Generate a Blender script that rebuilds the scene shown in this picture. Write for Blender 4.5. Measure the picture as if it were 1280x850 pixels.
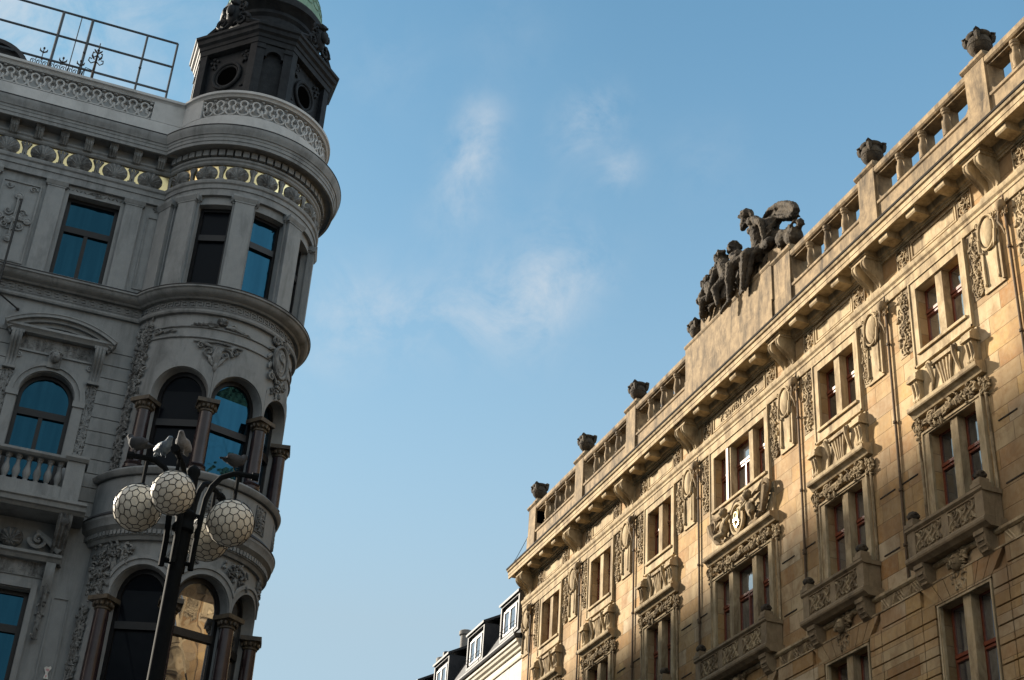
import bpy, bmesh, math, random
from math import sin, cos, pi, radians, sqrt, atan2
from mathutils import Vector, Matrix, Euler

S = bpy.context.scene
COL = S.collection
for o in list(bpy.data.objects):
    bpy.data.objects.remove(o)

# ------------------------------------------------------------------ camera
F = Vector((0.27606742, 0.81653763, 0.50700402))
R = Vector((0.9342858, -0.35179973, 0.05785329))
U = Vector((-0.22560326, -0.45771525, 0.85999995))
cd = bpy.data.cameras.new('camera')
cam = bpy.data.objects.new('camera', cd)
COL.objects.link(cam)
mt = Matrix((R, U, -F)).transposed().to_4x4()
mt.translation = (0, 0, 1.6)
cam.matrix_world = mt
cd.sensor_width = 36.0
cd.lens = 1825.06 / 1280 * 36.0
cd.clip_start = 0.1
cd.clip_end = 5000
S.camera = cam

# ------------------------------------------------------------------ light
SUN = Vector((-1.0, 1.40, 0.69)).normalized()
ELEV = math.asin(SUN.z)
ROT = atan2(SUN.x, SUN.y)
ld = bpy.data.lights.new('sun', 'SUN')
ld.energy = 5.0
ld.angle = radians(3.2)
ld.color = (1.0, 0.90, 0.75)
sun = bpy.data.objects.new('sun', ld)
COL.objects.link(sun)
sun.location = SUN * 120
sun.rotation_euler = (-SUN).to_track_quat('-Z', 'Y').to_euler()

S.view_settings.view_transform = 'Standard'
S.view_settings.look = 'None'
S.view_settings.gamma = 1
S.view_settings.use_curve_mapping = False
S.view_settings.exposure = 1.0

W = bpy.data.worlds.new('World')
S.world = W
W.use_nodes = True
nt = W.node_tree
nt.nodes.clear()


class NB:
    """small node-tree helper"""
    def __init__(s, tree):
        s.t = tree

    def n(s, typ, ins=None, **kw):
        nd = s.t.nodes.new(typ)
        for k, v in kw.items():
            setattr(nd, k, v)
        for k, v in (ins or {}).items():
            s.put(nd, k, v)
        return nd

    def put(s, nd, k, v):
        sock = nd.inputs[k]
        if isinstance(v, bpy.types.NodeSocket):
            s.t.links.new(v, sock)
        elif isinstance(v, bpy.types.Node):
            s.t.links.new(v.outputs[0], sock)
        else:
            sock.default_value = v

    def m(s, op, a, b=0.0, c=0.0):
        return s.n('ShaderNodeMath', {0: a, 1: b, 2: c}, operation=op).outputs[0]

    def noise(s, vec, scale, detail=4, rough=0.55, dist=0.0):
        return s.n('ShaderNodeTexNoise', {'Vector': vec, 'Scale': scale, 'Detail': detail, 'Roughness': rough,
                                          'Distortion': dist}).outputs['Fac']

    def ramp(s, fac, stops):
        nd = s.n('ShaderNodeValToRGB', {'Fac': fac})
        cr = nd.color_ramp
        while len(cr.elements) < len(stops):
            cr.elements.new(0.5)
        for e, (p, c) in zip(cr.elements, stops):
            e.position = p
            e.color = c if len(c) == 4 else (*c, 1)
        return nd.outputs['Color']

    def mix(s, fac, a, b, mode='MIX'):
        nd = s.n('ShaderNodeMix', data_type='RGBA', blend_type=mode)
        s.put(nd, 0, fac)
        s.put(nd, 6, a)
        s.put(nd, 7, b)
        return nd.outputs[2]

    def mapr(s, v, a, b, c=0.0, d=1.0):
        return s.n('ShaderNodeMapRange', {0: v, 1: a, 2: b, 3: c, 4: d}).outputs[0]


def rgb(r, g, b):
    return (r, g, b, 1)


b = NB(nt)
sky = b.n('ShaderNodeTexSky', sky_type='NISHITA', sun_disc=False, sun_elevation=ELEV, sun_rotation=ROT,
          altitude=200, air_density=1.0, dust_density=0.35, ozone_density=2.0)
tc = b.n('ShaderNodeTexCoord').outputs['Generated']
sep = b.n('ShaderNodeSeparateXYZ', {0: tc})
zz = b.m('MAXIMUM', sep.outputs[2], 0.12)
plane = b.n('ShaderNodeCombineXYZ', {0: b.m('DIVIDE', sep.outputs[0], zz), 1: b.m('DIVIDE', sep.outputs[1], zz), 2: 0.0}).outputs[0]
# clouds: thin wisps gathered in a few patches of the sky
spots = [((0.2199, 0.7446, 0.6303), 0.017, 0.80),
         ((0.2199, 0.7563, 0.6161), 0.018, 1.00),
         ((0.2195, 0.7683, 0.6012), 0.018, 0.85),
         ((0.2182, 0.7811, 0.5851), 0.020, 0.65),
         ((0.2201, 0.7927, 0.5685), 0.022, 0.35),
         ((0.2958, 0.7109, 0.6381), 0.018, 0.70),
         ((0.2859, 0.7214, 0.6308), 0.017, 0.90),
         ((0.2765, 0.7319, 0.6228), 0.016, 0.60),
         ((0.3155, 0.7282, 0.6085), 0.014, 0.85),
         ((0.3123, 0.7353, 0.6015), 0.014, 0.50),
         ((0.1545, 0.8548, 0.4955), 0.030, 0.55),
         ((0.1776, 0.8420, 0.5093), 0.030, 0.75),
         ((0.2027, 0.8326, 0.5154), 0.026, 0.55),
         ((0.2303, 0.8217, 0.5213), 0.030, 0.55),
         ((0.2576, 0.8134, 0.5215), 0.030, 0.75),
         ((0.2771, 0.8000, 0.5322), 0.030, 0.80),
         ((0.2939, 0.7848, 0.5457), 0.028, 0.85),
         ((0.3128, 0.7737, 0.5510), 0.026, 0.50),
         ((0.2883, 0.8043, 0.5196), 0.030, 0.50),
         ((0.2821, 0.7664, 0.5771), 0.030, 0.25),
         ((0.1497, 0.7480, 0.6465), 0.030, 0.30),
         ((0.2243, 0.7061, 0.6717), 0.030, 0.25),
         ((0.3660, 0.7040, 0.6087), 0.030, 0.30),
         ((0.1594, 0.8347, 0.5272), 0.030, 0.35),
         ((-0.0847, 0.7732, 0.6284), 0.100, 1.20),
         ((-0.0634, 0.7787, 0.6242), 0.070, 0.70),
         ((-0.5, 0.75, 0.45), 0.35, 0.8)]
acc = None
for d, r, w in spots:
    dn = Vector(d).normalized()
    ds = b.n('ShaderNodeVectorMath', {0: tc, 1: tuple(dn)}, operation='DISTANCE').outputs['Value']
    q = b.m('MULTIPLY', ds, 1 / r)
    q = b.m('MULTIPLY', b.m('EXPONENT', b.m('MULTIPLY', b.m('MULTIPLY', q, q), -1.0)), w)
    acc = q if acc is None else b.m('ADD', acc, q)
wob = b.n('ShaderNodeMapping', {'Vector': tc, 'Rotation': (0.2, 0.3, 0.5), 'Scale': (1.1, 1.0, 1.15)}).outputs[0]
n1 = b.noise(wob, 17.0, 10, 0.66, 0.5)
n2 = b.noise(wob, 44.0, 6, 0.6, 0.2)
nn = b.m('ADD', b.m('MULTIPLY', n1, 0.75), b.m('MULTIPLY', n2, 0.25))
cg = b.n('ShaderNodeVectorMath', {0: tc, 1: tuple(SUN)}, operation='DOT_PRODUCT').outputs['Value']
tg = b.m('MAXIMUM', b.m('MULTIPLY_ADD', cg, 0.5, 0.5), 0.0)
grad = b.ramp(tg, [(0.0, (0.12, 0.12, 0.12)), (0.30, (0.14, 0.14, 0.14)), (0.70, (0.50, 0.50, 0.50)), (0.80, (0.42, 0.42, 0.42)), (0.86, (0.41, 0.41, 0.41)), (0.93, (0.42, 0.41, 0.39)), (1.0, (0.26, 0.25, 0.23))])
skyc = b.mix(1.0, sky.outputs[0], rgb(1.76, 2.32, 2.06), 'MULTIPLY')
skyc = b.mix(1.0, skyc, grad, 'MULTIPLY')
hz = b.mapr(sep.outputs[2], 0.74, 0.33, 0.0, 1.0)
skyc = b.mix(b.m('MULTIPLY', b.m('POWER', hz, 1.8), 0.88), skyc, rgb(1.98, 2.58, 3.02))


def sky_fill(d, r0, r1, c, lo=0.30, hi=0.55):
    global col
    bd = b.n('ShaderNodeVectorMath', {0: tc, 1: tuple(Vector(d).normalized())}, operation='DISTANCE').outputs['Value']
    f = b.m('MULTIPLY', b.mapr(bd, r0, r1), b.mapr(b.noise(tc, 3.0, 6, 0.55, 0.5), lo, hi))
    col = b.mix(f, col, rgb(*c))


cl = b.m('MULTIPLY', b.mapr(nn, 0.40, 0.68), acc)
cl = b.m('MINIMUM', b.m('MULTIPLY', cl, 0.40), 0.55)
cloudc = rgb(3.1, 3.3, 3.5)
col = b.mix(cl, skyc, cloudc)
sky_fill((0.05, -0.80, 0.62), 0.98, 0.55, (2.25, 2.55, 2.7), 0.22, 0.45)      # added bright sky patches out of view, to light shaded sides and gilding
sky_fill((0.78, -0.38, 0.52), 0.75, 0.35, (4.2, 5.0, 5.6), 0.22, 0.45)
sky_fill((-0.93, 0.05, 0.42), 0.75, 0.35, (8.2, 6.7, 5.4))
bg = b.n('ShaderNodeBackground', {'Color': col, 'Strength': 0.1135})
b.n('ShaderNodeOutputWorld', {'Surface': bg.outputs[0]})

S.cycles.max_bounces = 6
S.cycles.diffuse_bounces = 1
S.cycles.use_denoising = True

# ------------------------------------------------------------------ materials
MATS = {}


def material(name, rough=0.8, spec=0.3, metal=0.0):
    m = bpy.data.materials.new(name)
    m.use_nodes = True
    t = m.node_tree
    t.nodes.clear()
    nb = NB(t)
    out = nb.n('ShaderNodeOutputMaterial')
    p = nb.n('ShaderNodeBsdfPrincipled', {'Roughness': rough, 'Specular IOR Level': spec, 'Metallic': metal})
    t.links.new(p.outputs[0], out.inputs[0])
    MATS[name] = m
    return nb, p


def bump(nb, p, h, dist=0.01, strength=0.6):
    bm_ = nb.n('ShaderNodeBump', {'Height': h, 'Distance': dist, 'Strength': strength})
    nb.t.links.new(bm_.outputs[0], p.inputs['Normal'])


def position(nb):
    return nb.n('ShaderNodeNewGeometry').outputs['Position']


# warm sandstone in big ashlar blocks, each block its own tint
nb, p = material('ashlar', 0.85, 0.25)
pos = position(nb)
sp = nb.n('ShaderNodeSeparateXYZ', {0: pos})
y, z = sp.outputs[1], sp.outputs[2]
H, L = 0.46, 1.25
zr = nb.m('DIVIDE', z, H)
row = nb.m('FLOOR', zr)
rr = nb.n('ShaderNodeTexWhiteNoise', {'W': row}, noise_dimensions='1D').outputs[0]
yc = nb.m('ADD', nb.m('DIVIDE', y, L), nb.m('MULTIPLY', rr, 3.7))
cidx = nb.m('FLOOR', yc)
cv = nb.n('ShaderNodeCombineXYZ', {0: row, 1: cidx, 2: 3.3}).outputs[0]
wn = nb.n('ShaderNodeTexWhiteNoise', {'Vector': cv}, noise_dimensions='3D')
rnd = wn.outputs[0]
fz = nb.m('FRACT', zr)
fy = nb.m('FRACT', yc)
ez = nb.m('MULTIPLY', nb.m('MINIMUM', fz, nb.m('SUBTRACT', 1.0, fz)), H)
ey = nb.m('MULTIPLY', nb.m('MINIMUM', fy, nb.m('SUBTRACT', 1.0, fy)), L)
edge = nb.m('MINIMUM', ez, ey)
joint = nb.mapr(edge, 0.004, 0.016, 1.0, 0.0)
tint = nb.ramp(rnd, [(0.0, (0.46, 0.295, 0.130)), (0.22, (0.56, 0.425, 0.245)), (0.4, (0.47, 0.265, 0.085)), (0.55, (0.59, 0.465, 0.300)),
                     (0.70, (0.39, 0.265, 0.140)), (0.84, (0.53, 0.335, 0.130)), (1.0, (0.32, 0.170, 0.062))])
# wavy sandstone bedding, turned differently in each block
off = nb.n('ShaderNodeVectorMath', {0: wn.outputs[1], 1: (17.0, 17.0, 17.0)}, operation='MULTIPLY').outputs[0]
vp = nb.n('ShaderNodeVectorMath', {0: pos, 1: off}, operation='ADD').outputs[0]
vp = nb.n('ShaderNodeVectorRotate', {'Vector': vp, 'Axis': (1, 0, 0), 'Angle': nb.m('MULTIPLY', rnd, 2.2)}, rotation_type='AXIS_ANGLE').outputs[0]
wv = nb.n('ShaderNodeTexWave', {'Vector': vp, 'Scale': 0.55, 'Distortion': 9.0, 'Detail': 3.0, 'Detail Scale': 0.9}).outputs['Fac']
veinsel = nb.mapr(wn.outputs[1], 0.0, 1.0)
vamt = nb.m('MULTIPLY', nb.mapr(nb.n('ShaderNodeTexWhiteNoise', {'Vector': nb.n('ShaderNodeCombineXYZ', {0: cidx, 1: row, 2: 9.1}).outputs[0]}).outputs[0], 0.40, 1.0), 0.85)
c = nb.mix(nb.m('MULTIPLY', wv, vamt), tint, rgb(0.36, 0.17, 0.055))
sm = nb.noise(pos, 7.0, 6, 0.65)
c = nb.mix(nb.mapr(sm, 0.35, 0.75, 0.0, 0.35), c, rgb(0.60, 0.48, 0.32))
big = nb.noise(nb.n('ShaderNodeMapping', {'Vector': pos, 'Scale': (1, 1, 0.35)}).outputs[0], 0.9, 5, 0.65, 0.5)
c = nb.mix(nb.mapr(big, 0.45, 0.70, 0.0, 0.75), c, rgb(0.22, 0.145, 0.078))
mid_ = nb.noise(pos, 2.6, 6, 0.7, 0.8)
c = nb.mix(nb.mapr(mid_, 0.48, 0.70, 0.0, 0.7), c, rgb(0.29, 0.165, 0.072))
c = nb.mix(nb.m('MULTIPLY', joint, 0.5), c, rgb(0.17, 0.11, 0.05))
nb.put(p, 'Base Color', c)
fine = nb.noise(pos, 38.0, 4, 0.6)
bump(nb, p, nb.m('SUBTRACT', nb.m('MULTIPLY', fine, 0.35), nb.m('MULTIPLY', joint, 0.9)), 0.012, 0.7)


def stone(name, base, dark, light, dirt=0.5, rough=0.85, bscale=30.0, bdist=0.01, spec=0.25, dscale=1.3, d0=0.48, d1=0.72, zs=0.4):
    nb, p = material(name, rough, spec)
    pos = position(nb)
    n1 = nb.noise(pos, 4.0, 6, 0.65)
    st = nb.n('ShaderNodeMapping', {'Vector': pos, 'Scale': (1, 1, zs)}).outputs[0]
    n2 = nb.noise(st, dscale, 6, 0.7, 0.4)
    c = nb.mix(nb.mapr(n1, 0.35, 0.7), rgb(*base), rgb(*light))
    c = nb.mix(nb.mapr(n2, d0, d1, 0.0, dirt), c, rgb(*dark))
    nb.put(p, 'Base Color', c)
    bump(nb, p, nb.noise(pos, bscale, 5, 0.65), bdist, 0.6)
    return MATS[name]


stone('trim_stone', (0.49, 0.365, 0.205), (0.17, 0.115, 0.063), (0.59, 0.47, 0.295), 0.85, dscale=2.6, d0=0.43, d1=0.66, zs=0.3)
stone('carved_stone', (0.43, 0.32, 0.185), (0.11, 0.075, 0.042), (0.56, 0.44, 0.27), 0.85, dscale=3.6, d0=0.40, d1=0.62)
stone('weathered_stone', (0.235, 0.17, 0.10), (0.035, 0.029, 0.024), (0.44, 0.32, 0.185), 0.9, dscale=2.6, d0=0.44, d1=0.70, zs=0.24)
stone('soot_stone', (0.042, 0.035, 0.028), (0.013, 0.011, 0.010), (0.13, 0.10, 0.065), 0.85, dscale=2.8, bscale=12, bdist=0.06)
stone('balcony_stone', (0.27, 0.20, 0.12), (0.085, 0.06, 0.038), (0.38, 0.285, 0.175), 0.7, dscale=1.8)
stone('grey_render', (0.262, 0.280, 0.288), (0.095, 0.104, 0.108), (0.302, 0.318, 0.325), 0.65, dscale=1.8, zs=0.22)
stone('grey_trim', (0.238, 0.252, 0.258), (0.08, 0.086, 0.09), (0.29, 0.304, 0.31), 0.7, dscale=2.2, zs=0.3)
stone('grey_carved', (0.21, 0.22, 0.222), (0.05, 0.052, 0.053), (0.33, 0.342, 0.342), 0.85, dscale=4.0, d0=0.42, d1=0.64)
stone('white_render', (0.74, 0.68, 0.56), (0.52, 0.46, 0.36), (0.80, 0.75, 0.64), 0.4)
stone('slate', (0.035, 0.037, 0.042), (0.018, 0.02, 0.022), (0.06, 0.06, 0.065), 0.5, rough=0.55)
stone('pavement_stone', (0.22, 0.21, 0.20), (0.12, 0.115, 0.11), (0.28, 0.27, 0.25), 0.5)
stone('asphalt', (0.05, 0.05, 0.05), (0.03, 0.03, 0.03), (0.065, 0.065, 0.065), 0.5)
stone('dark_bronze', (0.009, 0.012, 0.016), (0.004, 0.005, 0.007), (0.024, 0.028, 0.032), 0.7, rough=0.5, spec=0.5, dscale=2.2)
MATS['dark_bronze'].node_tree.nodes['Principled BSDF'].inputs['Specular IOR Level'].default_value = 0.2
MATS['dark_bronze'].node_tree.nodes['Principled BSDF'].inputs['Roughness'].default_value = 0.62
stone('copper_green', (0.20, 0.34, 0.26), (0.09, 0.16, 0.13), (0.28, 0.42, 0.33), 0.6)
stone('granite', (0.026, 0.016, 0.018), (0.011, 0.008, 0.009), (0.045, 0.029, 0.032), 0.6, rough=0.25, spec=0.5, bscale=5, bdist=0.001)
stone('capital_bronze', (0.05, 0.04, 0.03), (0.015, 0.013, 0.011), (0.12, 0.095, 0.06), 0.8, dscale=6, rough=0.5, spec=0.5)
stone('ceramic', (0.84, 0.78, 0.66), (0.50, 0.44, 0.35), (0.88, 0.84, 0.75), 0.6, rough=0.35, spec=0.5, dscale=8, bscale=8, bdist=0.004)
stone('feather_dark', (0.045, 0.05, 0.058), (0.02, 0.022, 0.026), (0.10, 0.105, 0.115), 0.6, dscale=14)
stone('feather_pale', (0.09, 0.09, 0.10), (0.03, 0.032, 0.04), (0.40, 0.40, 0.40), 0.7, dscale=14)
stone('feather_blue', (0.10, 0.14, 0.19), (0.03, 0.045, 0.07), (0.24, 0.30, 0.36), 0.7, dscale=16, rough=0.5)


stone('grey_parapet_lit', (0.47, 0.48, 0.48), (0.25, 0.26, 0.26), (0.54, 0.55, 0.55), 0.5, dscale=1.2)  # paler grey: the brighter light along the tower top is in the colour


def paint(name, c, rough=0.5, spec=0.4, metal=0.0, var=0.25):
    nb, p = material(name, rough, spec, metal)
    n = nb.noise(position(nb), 9.0, 5, 0.6)
    nb.put(p, 'Base Color', nb.mix(nb.mapr(n, 0.3, 0.7, 0, 1), rgb(*[v * (1 - var) for v in c]), rgb(*[min(1, v * (1 + var)) for v in c])))
    return MATS[name]


paint('red_wood', (0.20, 0.055, 0.026), 0.45, 0.4)
paint('black_wood', (0.012, 0.012, 0.013), 0.4, 0.4)
paint('black_iron', (0.012, 0.013, 0.014), 0.45, 0.5)
paint('lamp_iron', (0.008, 0.010, 0.012), 0.8, 0.1)
paint('rusty_iron', (0.035, 0.026, 0.020), 0.7, 0.3)
paint('steel', (0.055, 0.07, 0.085), 0.5, 0.5)
paint('pipe_brown', (0.11, 0.072, 0.040), 0.6, 0.25)
paint('gilding', (1.0, 0.80, 0.42), 0.20, 0.5, 1.0, 0.03)
paint('gilt_letters', (0.98, 0.80, 0.45), 0.22, 0.5, 1.0, 0.03)
paint('orange_wood', (0.36, 0.15, 0.035), 0.5, 0.4)
nb, p = material('painted_void', 1.0, 0.0)
nb.put(p, 'Base Color', rgb(0.002, 0.002, 0.002))
nb, p = material('lead', 0.9, 0.1)
nb.put(p, 'Base Color', rgb(0.035, 0.031, 0.027))
paint('white_paint', (0.72, 0.71, 0.68), 0.5, 0.4)
paint('pink_paint', (0.62, 0.35, 0.36), 0.5, 0.4)
paint('curtain', (0.42, 0.42, 0.43), 0.9, 0.1)


def glazing(name, c, ior, rough, wob, bd):
    nb, p = material(name, rough, 0.5)
    nb.put(p, 'Base Color', rgb(*c))
    nb.put(p, 'IOR', ior)
    bump(nb, p, nb.noise(position(nb), wob, 2, 0.5), bd, 0.5)
    return MATS[name]


def tinted(name, c, rough, wob, bd):
    nb, p = material(name, rough, 0.5, 0.9)
    nb.put(p, 'Base Color', rgb(*c))
    bump(nb, p, nb.noise(position(nb), wob, 2, 0.5), bd, 0.5)


tinted('window_glass', (0.50, 0.52, 0.55), 0.03, 1.6, 0.02)
tinted('window_glass_dark', (0.30, 0.32, 0.34), 0.05, 1.1, 0.03)
tinted('window_glass_pale', (0.60, 0.61, 0.60), 0.03, 2.2, 0.012)
tinted('blue_glass', (0.011, 0.072, 0.122), 0.04, 2.2, 0.03)
glazing('dull_glass', (0.006, 0.008, 0.012), 1.2, 0.22, 1.5, 0.02)
tinted('old_glass', (0.42, 0.42, 0.42), 0.02, 0.9, 0.018)
m_ = MATS['blue_glass'].node_tree
nb = NB(m_)
fold = nb.noise(nb.n('ShaderNodeMapping', {'Vector': position(nb), 'Scale': (7.0, 7.0, 0.35)}).outputs[0], 1.0, 5, 0.65)
blot = nb.noise(position(nb), 0.9, 4, 0.6)
nb.put(m_.nodes['Principled BSDF'], 'Base Color', nb.mix(nb.m('MULTIPLY', nb.mapr(fold, 0.35, 0.7), nb.mapr(blot, 0.3, 0.7, 0.35, 1.0)), rgb(0.010, 0.056, 0.092), rgb(0.017, 0.082, 0.128)))


# ------------------------------------------------------------------ mesh helpers
def ico(n):
    bm_ = bmesh.new()
    bmesh.ops.create_icosphere(bm_, subdivisions=n, radius=1.0)
    vs = [v.co.copy() for v in bm_.verts]
    fs = [[v.index for v in f.verts] for f in bm_.faces]
    bm_.free()
    return vs, fs


ICO = {n: ico(n) for n in (1, 2, 3)}
GX, GY = 19.0, 34.0            # facade planes of the stone building and of the corner building
TC = Vector((3.35, 34.8, 0))   # axis of the corner tower
TR = 2.15                      # its wall radius


def MR(p):
    return (GX - p[1], p[0], p[2])


def ML(p):
    return (p[0], GY - p[1], p[2])


def MT(p):
    a = p[0] / TR
    r = TR + p[1]
    return (TC.x + r * sin(a), TC.y - r * cos(a), p[2])


def MW(p):
    return (p[0], p[1], p[2])


def deg(a):
    return radians(a) * TR


class MB:
    """collects shapes; coordinates are (along the wall, out of the wall, up)"""
    def __init__(s):
        s.v = []
        s.f = []

    def add(s, vs, fs):
        k = len(s.v)
        s.v.extend([tuple(v) for v in vs])
        s.f.extend([[i + k for i in f] for f in fs])
        return s

    def profile(s, poly, u0, u1, nu=1, caps=True):
        n = len(poly)
        vs = []
        for i in range(nu + 1):
            u = u0 + (u1 - u0) * i / nu
            vs += [(u, d, z) for d, z in poly]
        fs = []
        for i in range(nu):
            for j in range(n):
                a, b_ = i * n + j, i * n + (j + 1) % n
                fs.append([a, b_, b_ + n, a + n])
        if caps:
            fs.append(list(range(n)))
            fs.append([nu * n + j for j in range(n)])
        return s.add(vs, fs)

    def box(s, u0, u1, d0, d1, z0, z1, nu=1):
        return s.profile([(d0, z0), (d1, z0), (d1, z1), (d0, z1)], u0, u1, nu)

    def prism(s, poly, d0, d1):
        n = len(poly)
        vs = [(u, d0, z) for u, z in poly] + [(u, d1, z) for u, z in poly]
        fs = [list(range(n)), [n + j for j in range(n)]] + [[j, (j + 1) % n, n + (j + 1) % n, n + j] for j in range(n)]
        return s.add(vs, fs)

    def frame(s, u0, u1, z0, z1, w, d0, d1):
        s.box(u0, u0 + w, d0, d1, z0, z1)
        s.box(u1 - w, u1, d0, d1, z0, z1)
        s.box(u0 + w, u1 - w, d0, d1, z0, z0 + w)
        return s.box(u0 + w, u1 - w, d0, d1, z1 - w, z1)

    def tube(s, pts, r, n=6, closed=False):
        pts = [Vector(q) for q in pts]
        rs = r if isinstance(r, (list, tuple)) else [r] * len(pts)
        vs, fs = [], []
        up = None
        m = len(pts)
        for i, q in enumerate(pts):
            if closed:
                t = pts[(i + 1) % m] - pts[i - 1]
            else:
                t = pts[min(i + 1, m - 1)] - pts[max(i - 1, 0)]
            if t.length < 1e-9:
                t = Vector((0, 0, 1))
            t.normalize()
            if up is None:
                up = Vector((0, 0, 1)) if abs(t.z) < 0.9 else Vector((0, 1, 0))
            x = t.cross(up)
            if x.length < 1e-4:
                x = t.cross(Vector((1, 0, 0)))
            x.normalize()
            yv = x.cross(t)
            up = yv
            for k in range(n):
                a = 2 * pi * k / n
                vs.append(q + (x * cos(a) + yv * sin(a)) * rs[i])
        for i in range(m if closed else m - 1):
            j = (i + 1) % m
            for k in range(n):
                fs.append([i * n + k, i * n + (k + 1) % n, j * n + (k + 1) % n, j * n + k])
        if not closed:
            fs.append(list(range(n)))
            fs.append([(m - 1) * n + k for k in range(n)])
        return s.add(vs, fs)

    def ell(s, c, r, ang=0.0, n=2, rot=None):
        vs, fs = ICO[n]
        ca, sa = cos(ang), sin(ang)
        out = []
        for v in vs:
            x, yy, zz_ = v.x * r[0], v.y * r[1], v.z * r[2]
            if rot is not None:
                w = rot @ Vector((x, yy, zz_))
                out.append((c[0] + w.x, c[1] + w.y, c[2] + w.z))
            else:
                out.append((c[0] + x * ca - zz_ * sa, c[1] + yy, c[2] + x * sa + zz_ * ca))
        return s.add(out, fs)

    def limb(s, a, b_, ra, rb, k=6):
        """a tapered, round-ended limb between two joints"""
        a, b_ = Vector(a), Vector(b_)
        for i in range(k + 1):
            t = i / k
            q = a.lerp(b_, t)
            r = ra + (rb - ra) * t
            s.ell(q, (r, r, r), n=2)
        s.tube([a, b_], [ra, rb], 10)
        return s

    def lathe(s, c, prof, n=16):
        vs, fs = [], []
        for r, z in prof:
            for k in range(n):
                a = 2 * pi * k / n
                vs.append((c[0] + r * cos(a), c[1] + r * sin(a), c[2] + z))
        m = len(prof)
        for i in range(m - 1):
            for k in range(n):
                fs.append([i * n + k, i * n + (k + 1) % n, (i + 1) * n + (k + 1) % n, (i + 1) * n + k])
        fs.append(list(range(n)))
        fs.append([(m - 1) * n + k for k in range(n)])
        return s.add(vs, fs)

    def wall(s, us, zs, holes, d=0.0, reveal=0.3):
        """a wall sheet on a grid with rectangular openings and their reveals"""
        us = sorted(set([round(x, 4) for x in us] + [round(h[i], 4) for h in holes for i in (0, 1)]))
        zs = sorted(set([round(x, 4) for x in zs] + [round(h[i], 4) for h in holes for i in (2, 3)]))
        lo, hi = us[0], us[-1]
        idx = {}
        vs, fs = [], []

        def vid(i, j, k=0):
            key = (i, j, k)
            if key not in idx:
                idx[key] = len(vs)
                vs.append((us[i], d - reveal * k, zs[j]))
            return idx[key]

        def inhole(i, j):
            if i < 0 or j < 0 or i >= len(us) - 1 or j >= len(zs) - 1:
                return False
            cu, cz = (us[i] + us[i + 1]) / 2, (zs[j] + zs[j + 1]) / 2
            return any(h[0] < cu < h[1] and h[2] < cz < h[3] for h in holes)
        for i in range(len(us) - 1):
            for j in range(len(zs) - 1):
                hh = inhole(i, j)
                if not hh:
                    fs.append([vid(i, j), vid(i + 1, j), vid(i + 1, j + 1), vid(i, j + 1)])
                    continue
                if not inhole(i - 1, j):
                    fs.append([vid(i, j), vid(i, j + 1), vid(i, j + 1, 1), vid(i, j, 1)])
                if not inhole(i + 1, j):
                    fs.append([vid(i + 1, j), vid(i + 1, j + 1), vid(i + 1, j + 1, 1), vid(i + 1, j, 1)])
                if not inhole(i, j - 1):
                    fs.append([vid(i, j), vid(i + 1, j), vid(i + 1, j, 1), vid(i, j, 1)])
                if not inhole(i, j + 1):
                    fs.append([vid(i, j + 1), vid(i + 1, j + 1), vid(i + 1, j + 1, 1), vid(i, j + 1, 1)])
        return s.add(vs, fs)

    def archfill(s, uc, zs, r, ztop, d=0.0, reveal=0.3, n=16):
        """spandrels above a round arch, and the arch's soffit"""
        vs, fs = [], []
        for i in range(n + 1):
            a = pi - pi * i / n
            u, z = uc + r * cos(a), zs + r * sin(a)
            vs += [(u, d, z), (u, d, ztop), (u, d - reveal, z)]
        for i in range(n):
            a, c = 3 * i, 3 * i + 3
            if ztop - max(vs[a][2], vs[c][2]) > 1e-4 or True:
                fs.append([a, c, c + 1, a + 1])
            fs.append([a, c, c + 2, a + 2])
        return s.add(vs, fs)

    def arch(s, uc, zs, r0, r1, d0, d1, a0=0.0, a1=pi, n=18, clip=None):
        vs, fs = [], []
        for i in range(n + 1):
            a = a0 + (a1 - a0) * i / n
            ro = r1
            if clip is not None and abs(cos(a)) > 1e-6:
                ro = min(r1, max(clip / abs(cos(a)), r0 + 0.02))
            for rr_, dd in ((r0, d0), (ro, d0), (ro, d1), (r0, d1)):
                vs.append((uc + rr_ * cos(a), dd, zs + rr_ * sin(a)))
        for i in range(n):
            for k in range(4):
                q, w = 4 * i + k, 4 * i + (k + 1) % 4
                fs.append([q, w, w + 4, q + 4])
        fs.append([0, 1, 2, 3])
        fs.append([4 * n + k for k in range(4)])
        return s.add(vs, fs)

    def disk(s, uc, zc, r, d, n=20, a0=0.0, a1=2 * pi, zbot=None):
        """flat pane with a round head"""
        vs = []
        for i in range(n + 1):
            a = a0 + (a1 - a0) * i / n
            vs.append((uc + r * cos(a), d, zc + r * sin(a)))
        if zbot is not None:
            vs += [(uc - r, d, zbot), (uc + r, d, zbot)]
        return s.add(vs, [list(range(len(vs)))])

    # ---- carving
    def leaf(s, u, d, z, ang, L_, W_, H_, n=1):
        return s.ell((u, d, z), (L_, H_, W_), ang, n)

    def spiral(s, u, z, r, turns, a0, sgn, d, th, leaves=True, rnd=None):
        pts, rs = [], []
        N = int(14 * turns)
        for i in range(N + 1):
            t = i / N
            a = a0 + sgn * 2 * pi * turns * t
            q = r * (1 - 0.86 * t)
            pts.append((u + q * cos(a), d + 0.02 * t, z + q * sin(a)))
            rs.append(th * (1 - 0.35 * t))
            if leaves and i % 3 == 0 and t < 0.75:
                s.leaf(u + q * 1.12 * cos(a), d, z + q * 1.12 * sin(a), a + sgn * 1.1, r * 0.27, r * 0.12, th * 1.1)
        s.tube(pts, rs, 5)
        s.ell((u, d, z), (r * 0.2, th * 1.5, r * 0.2), 0, 1)
        return s

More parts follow.
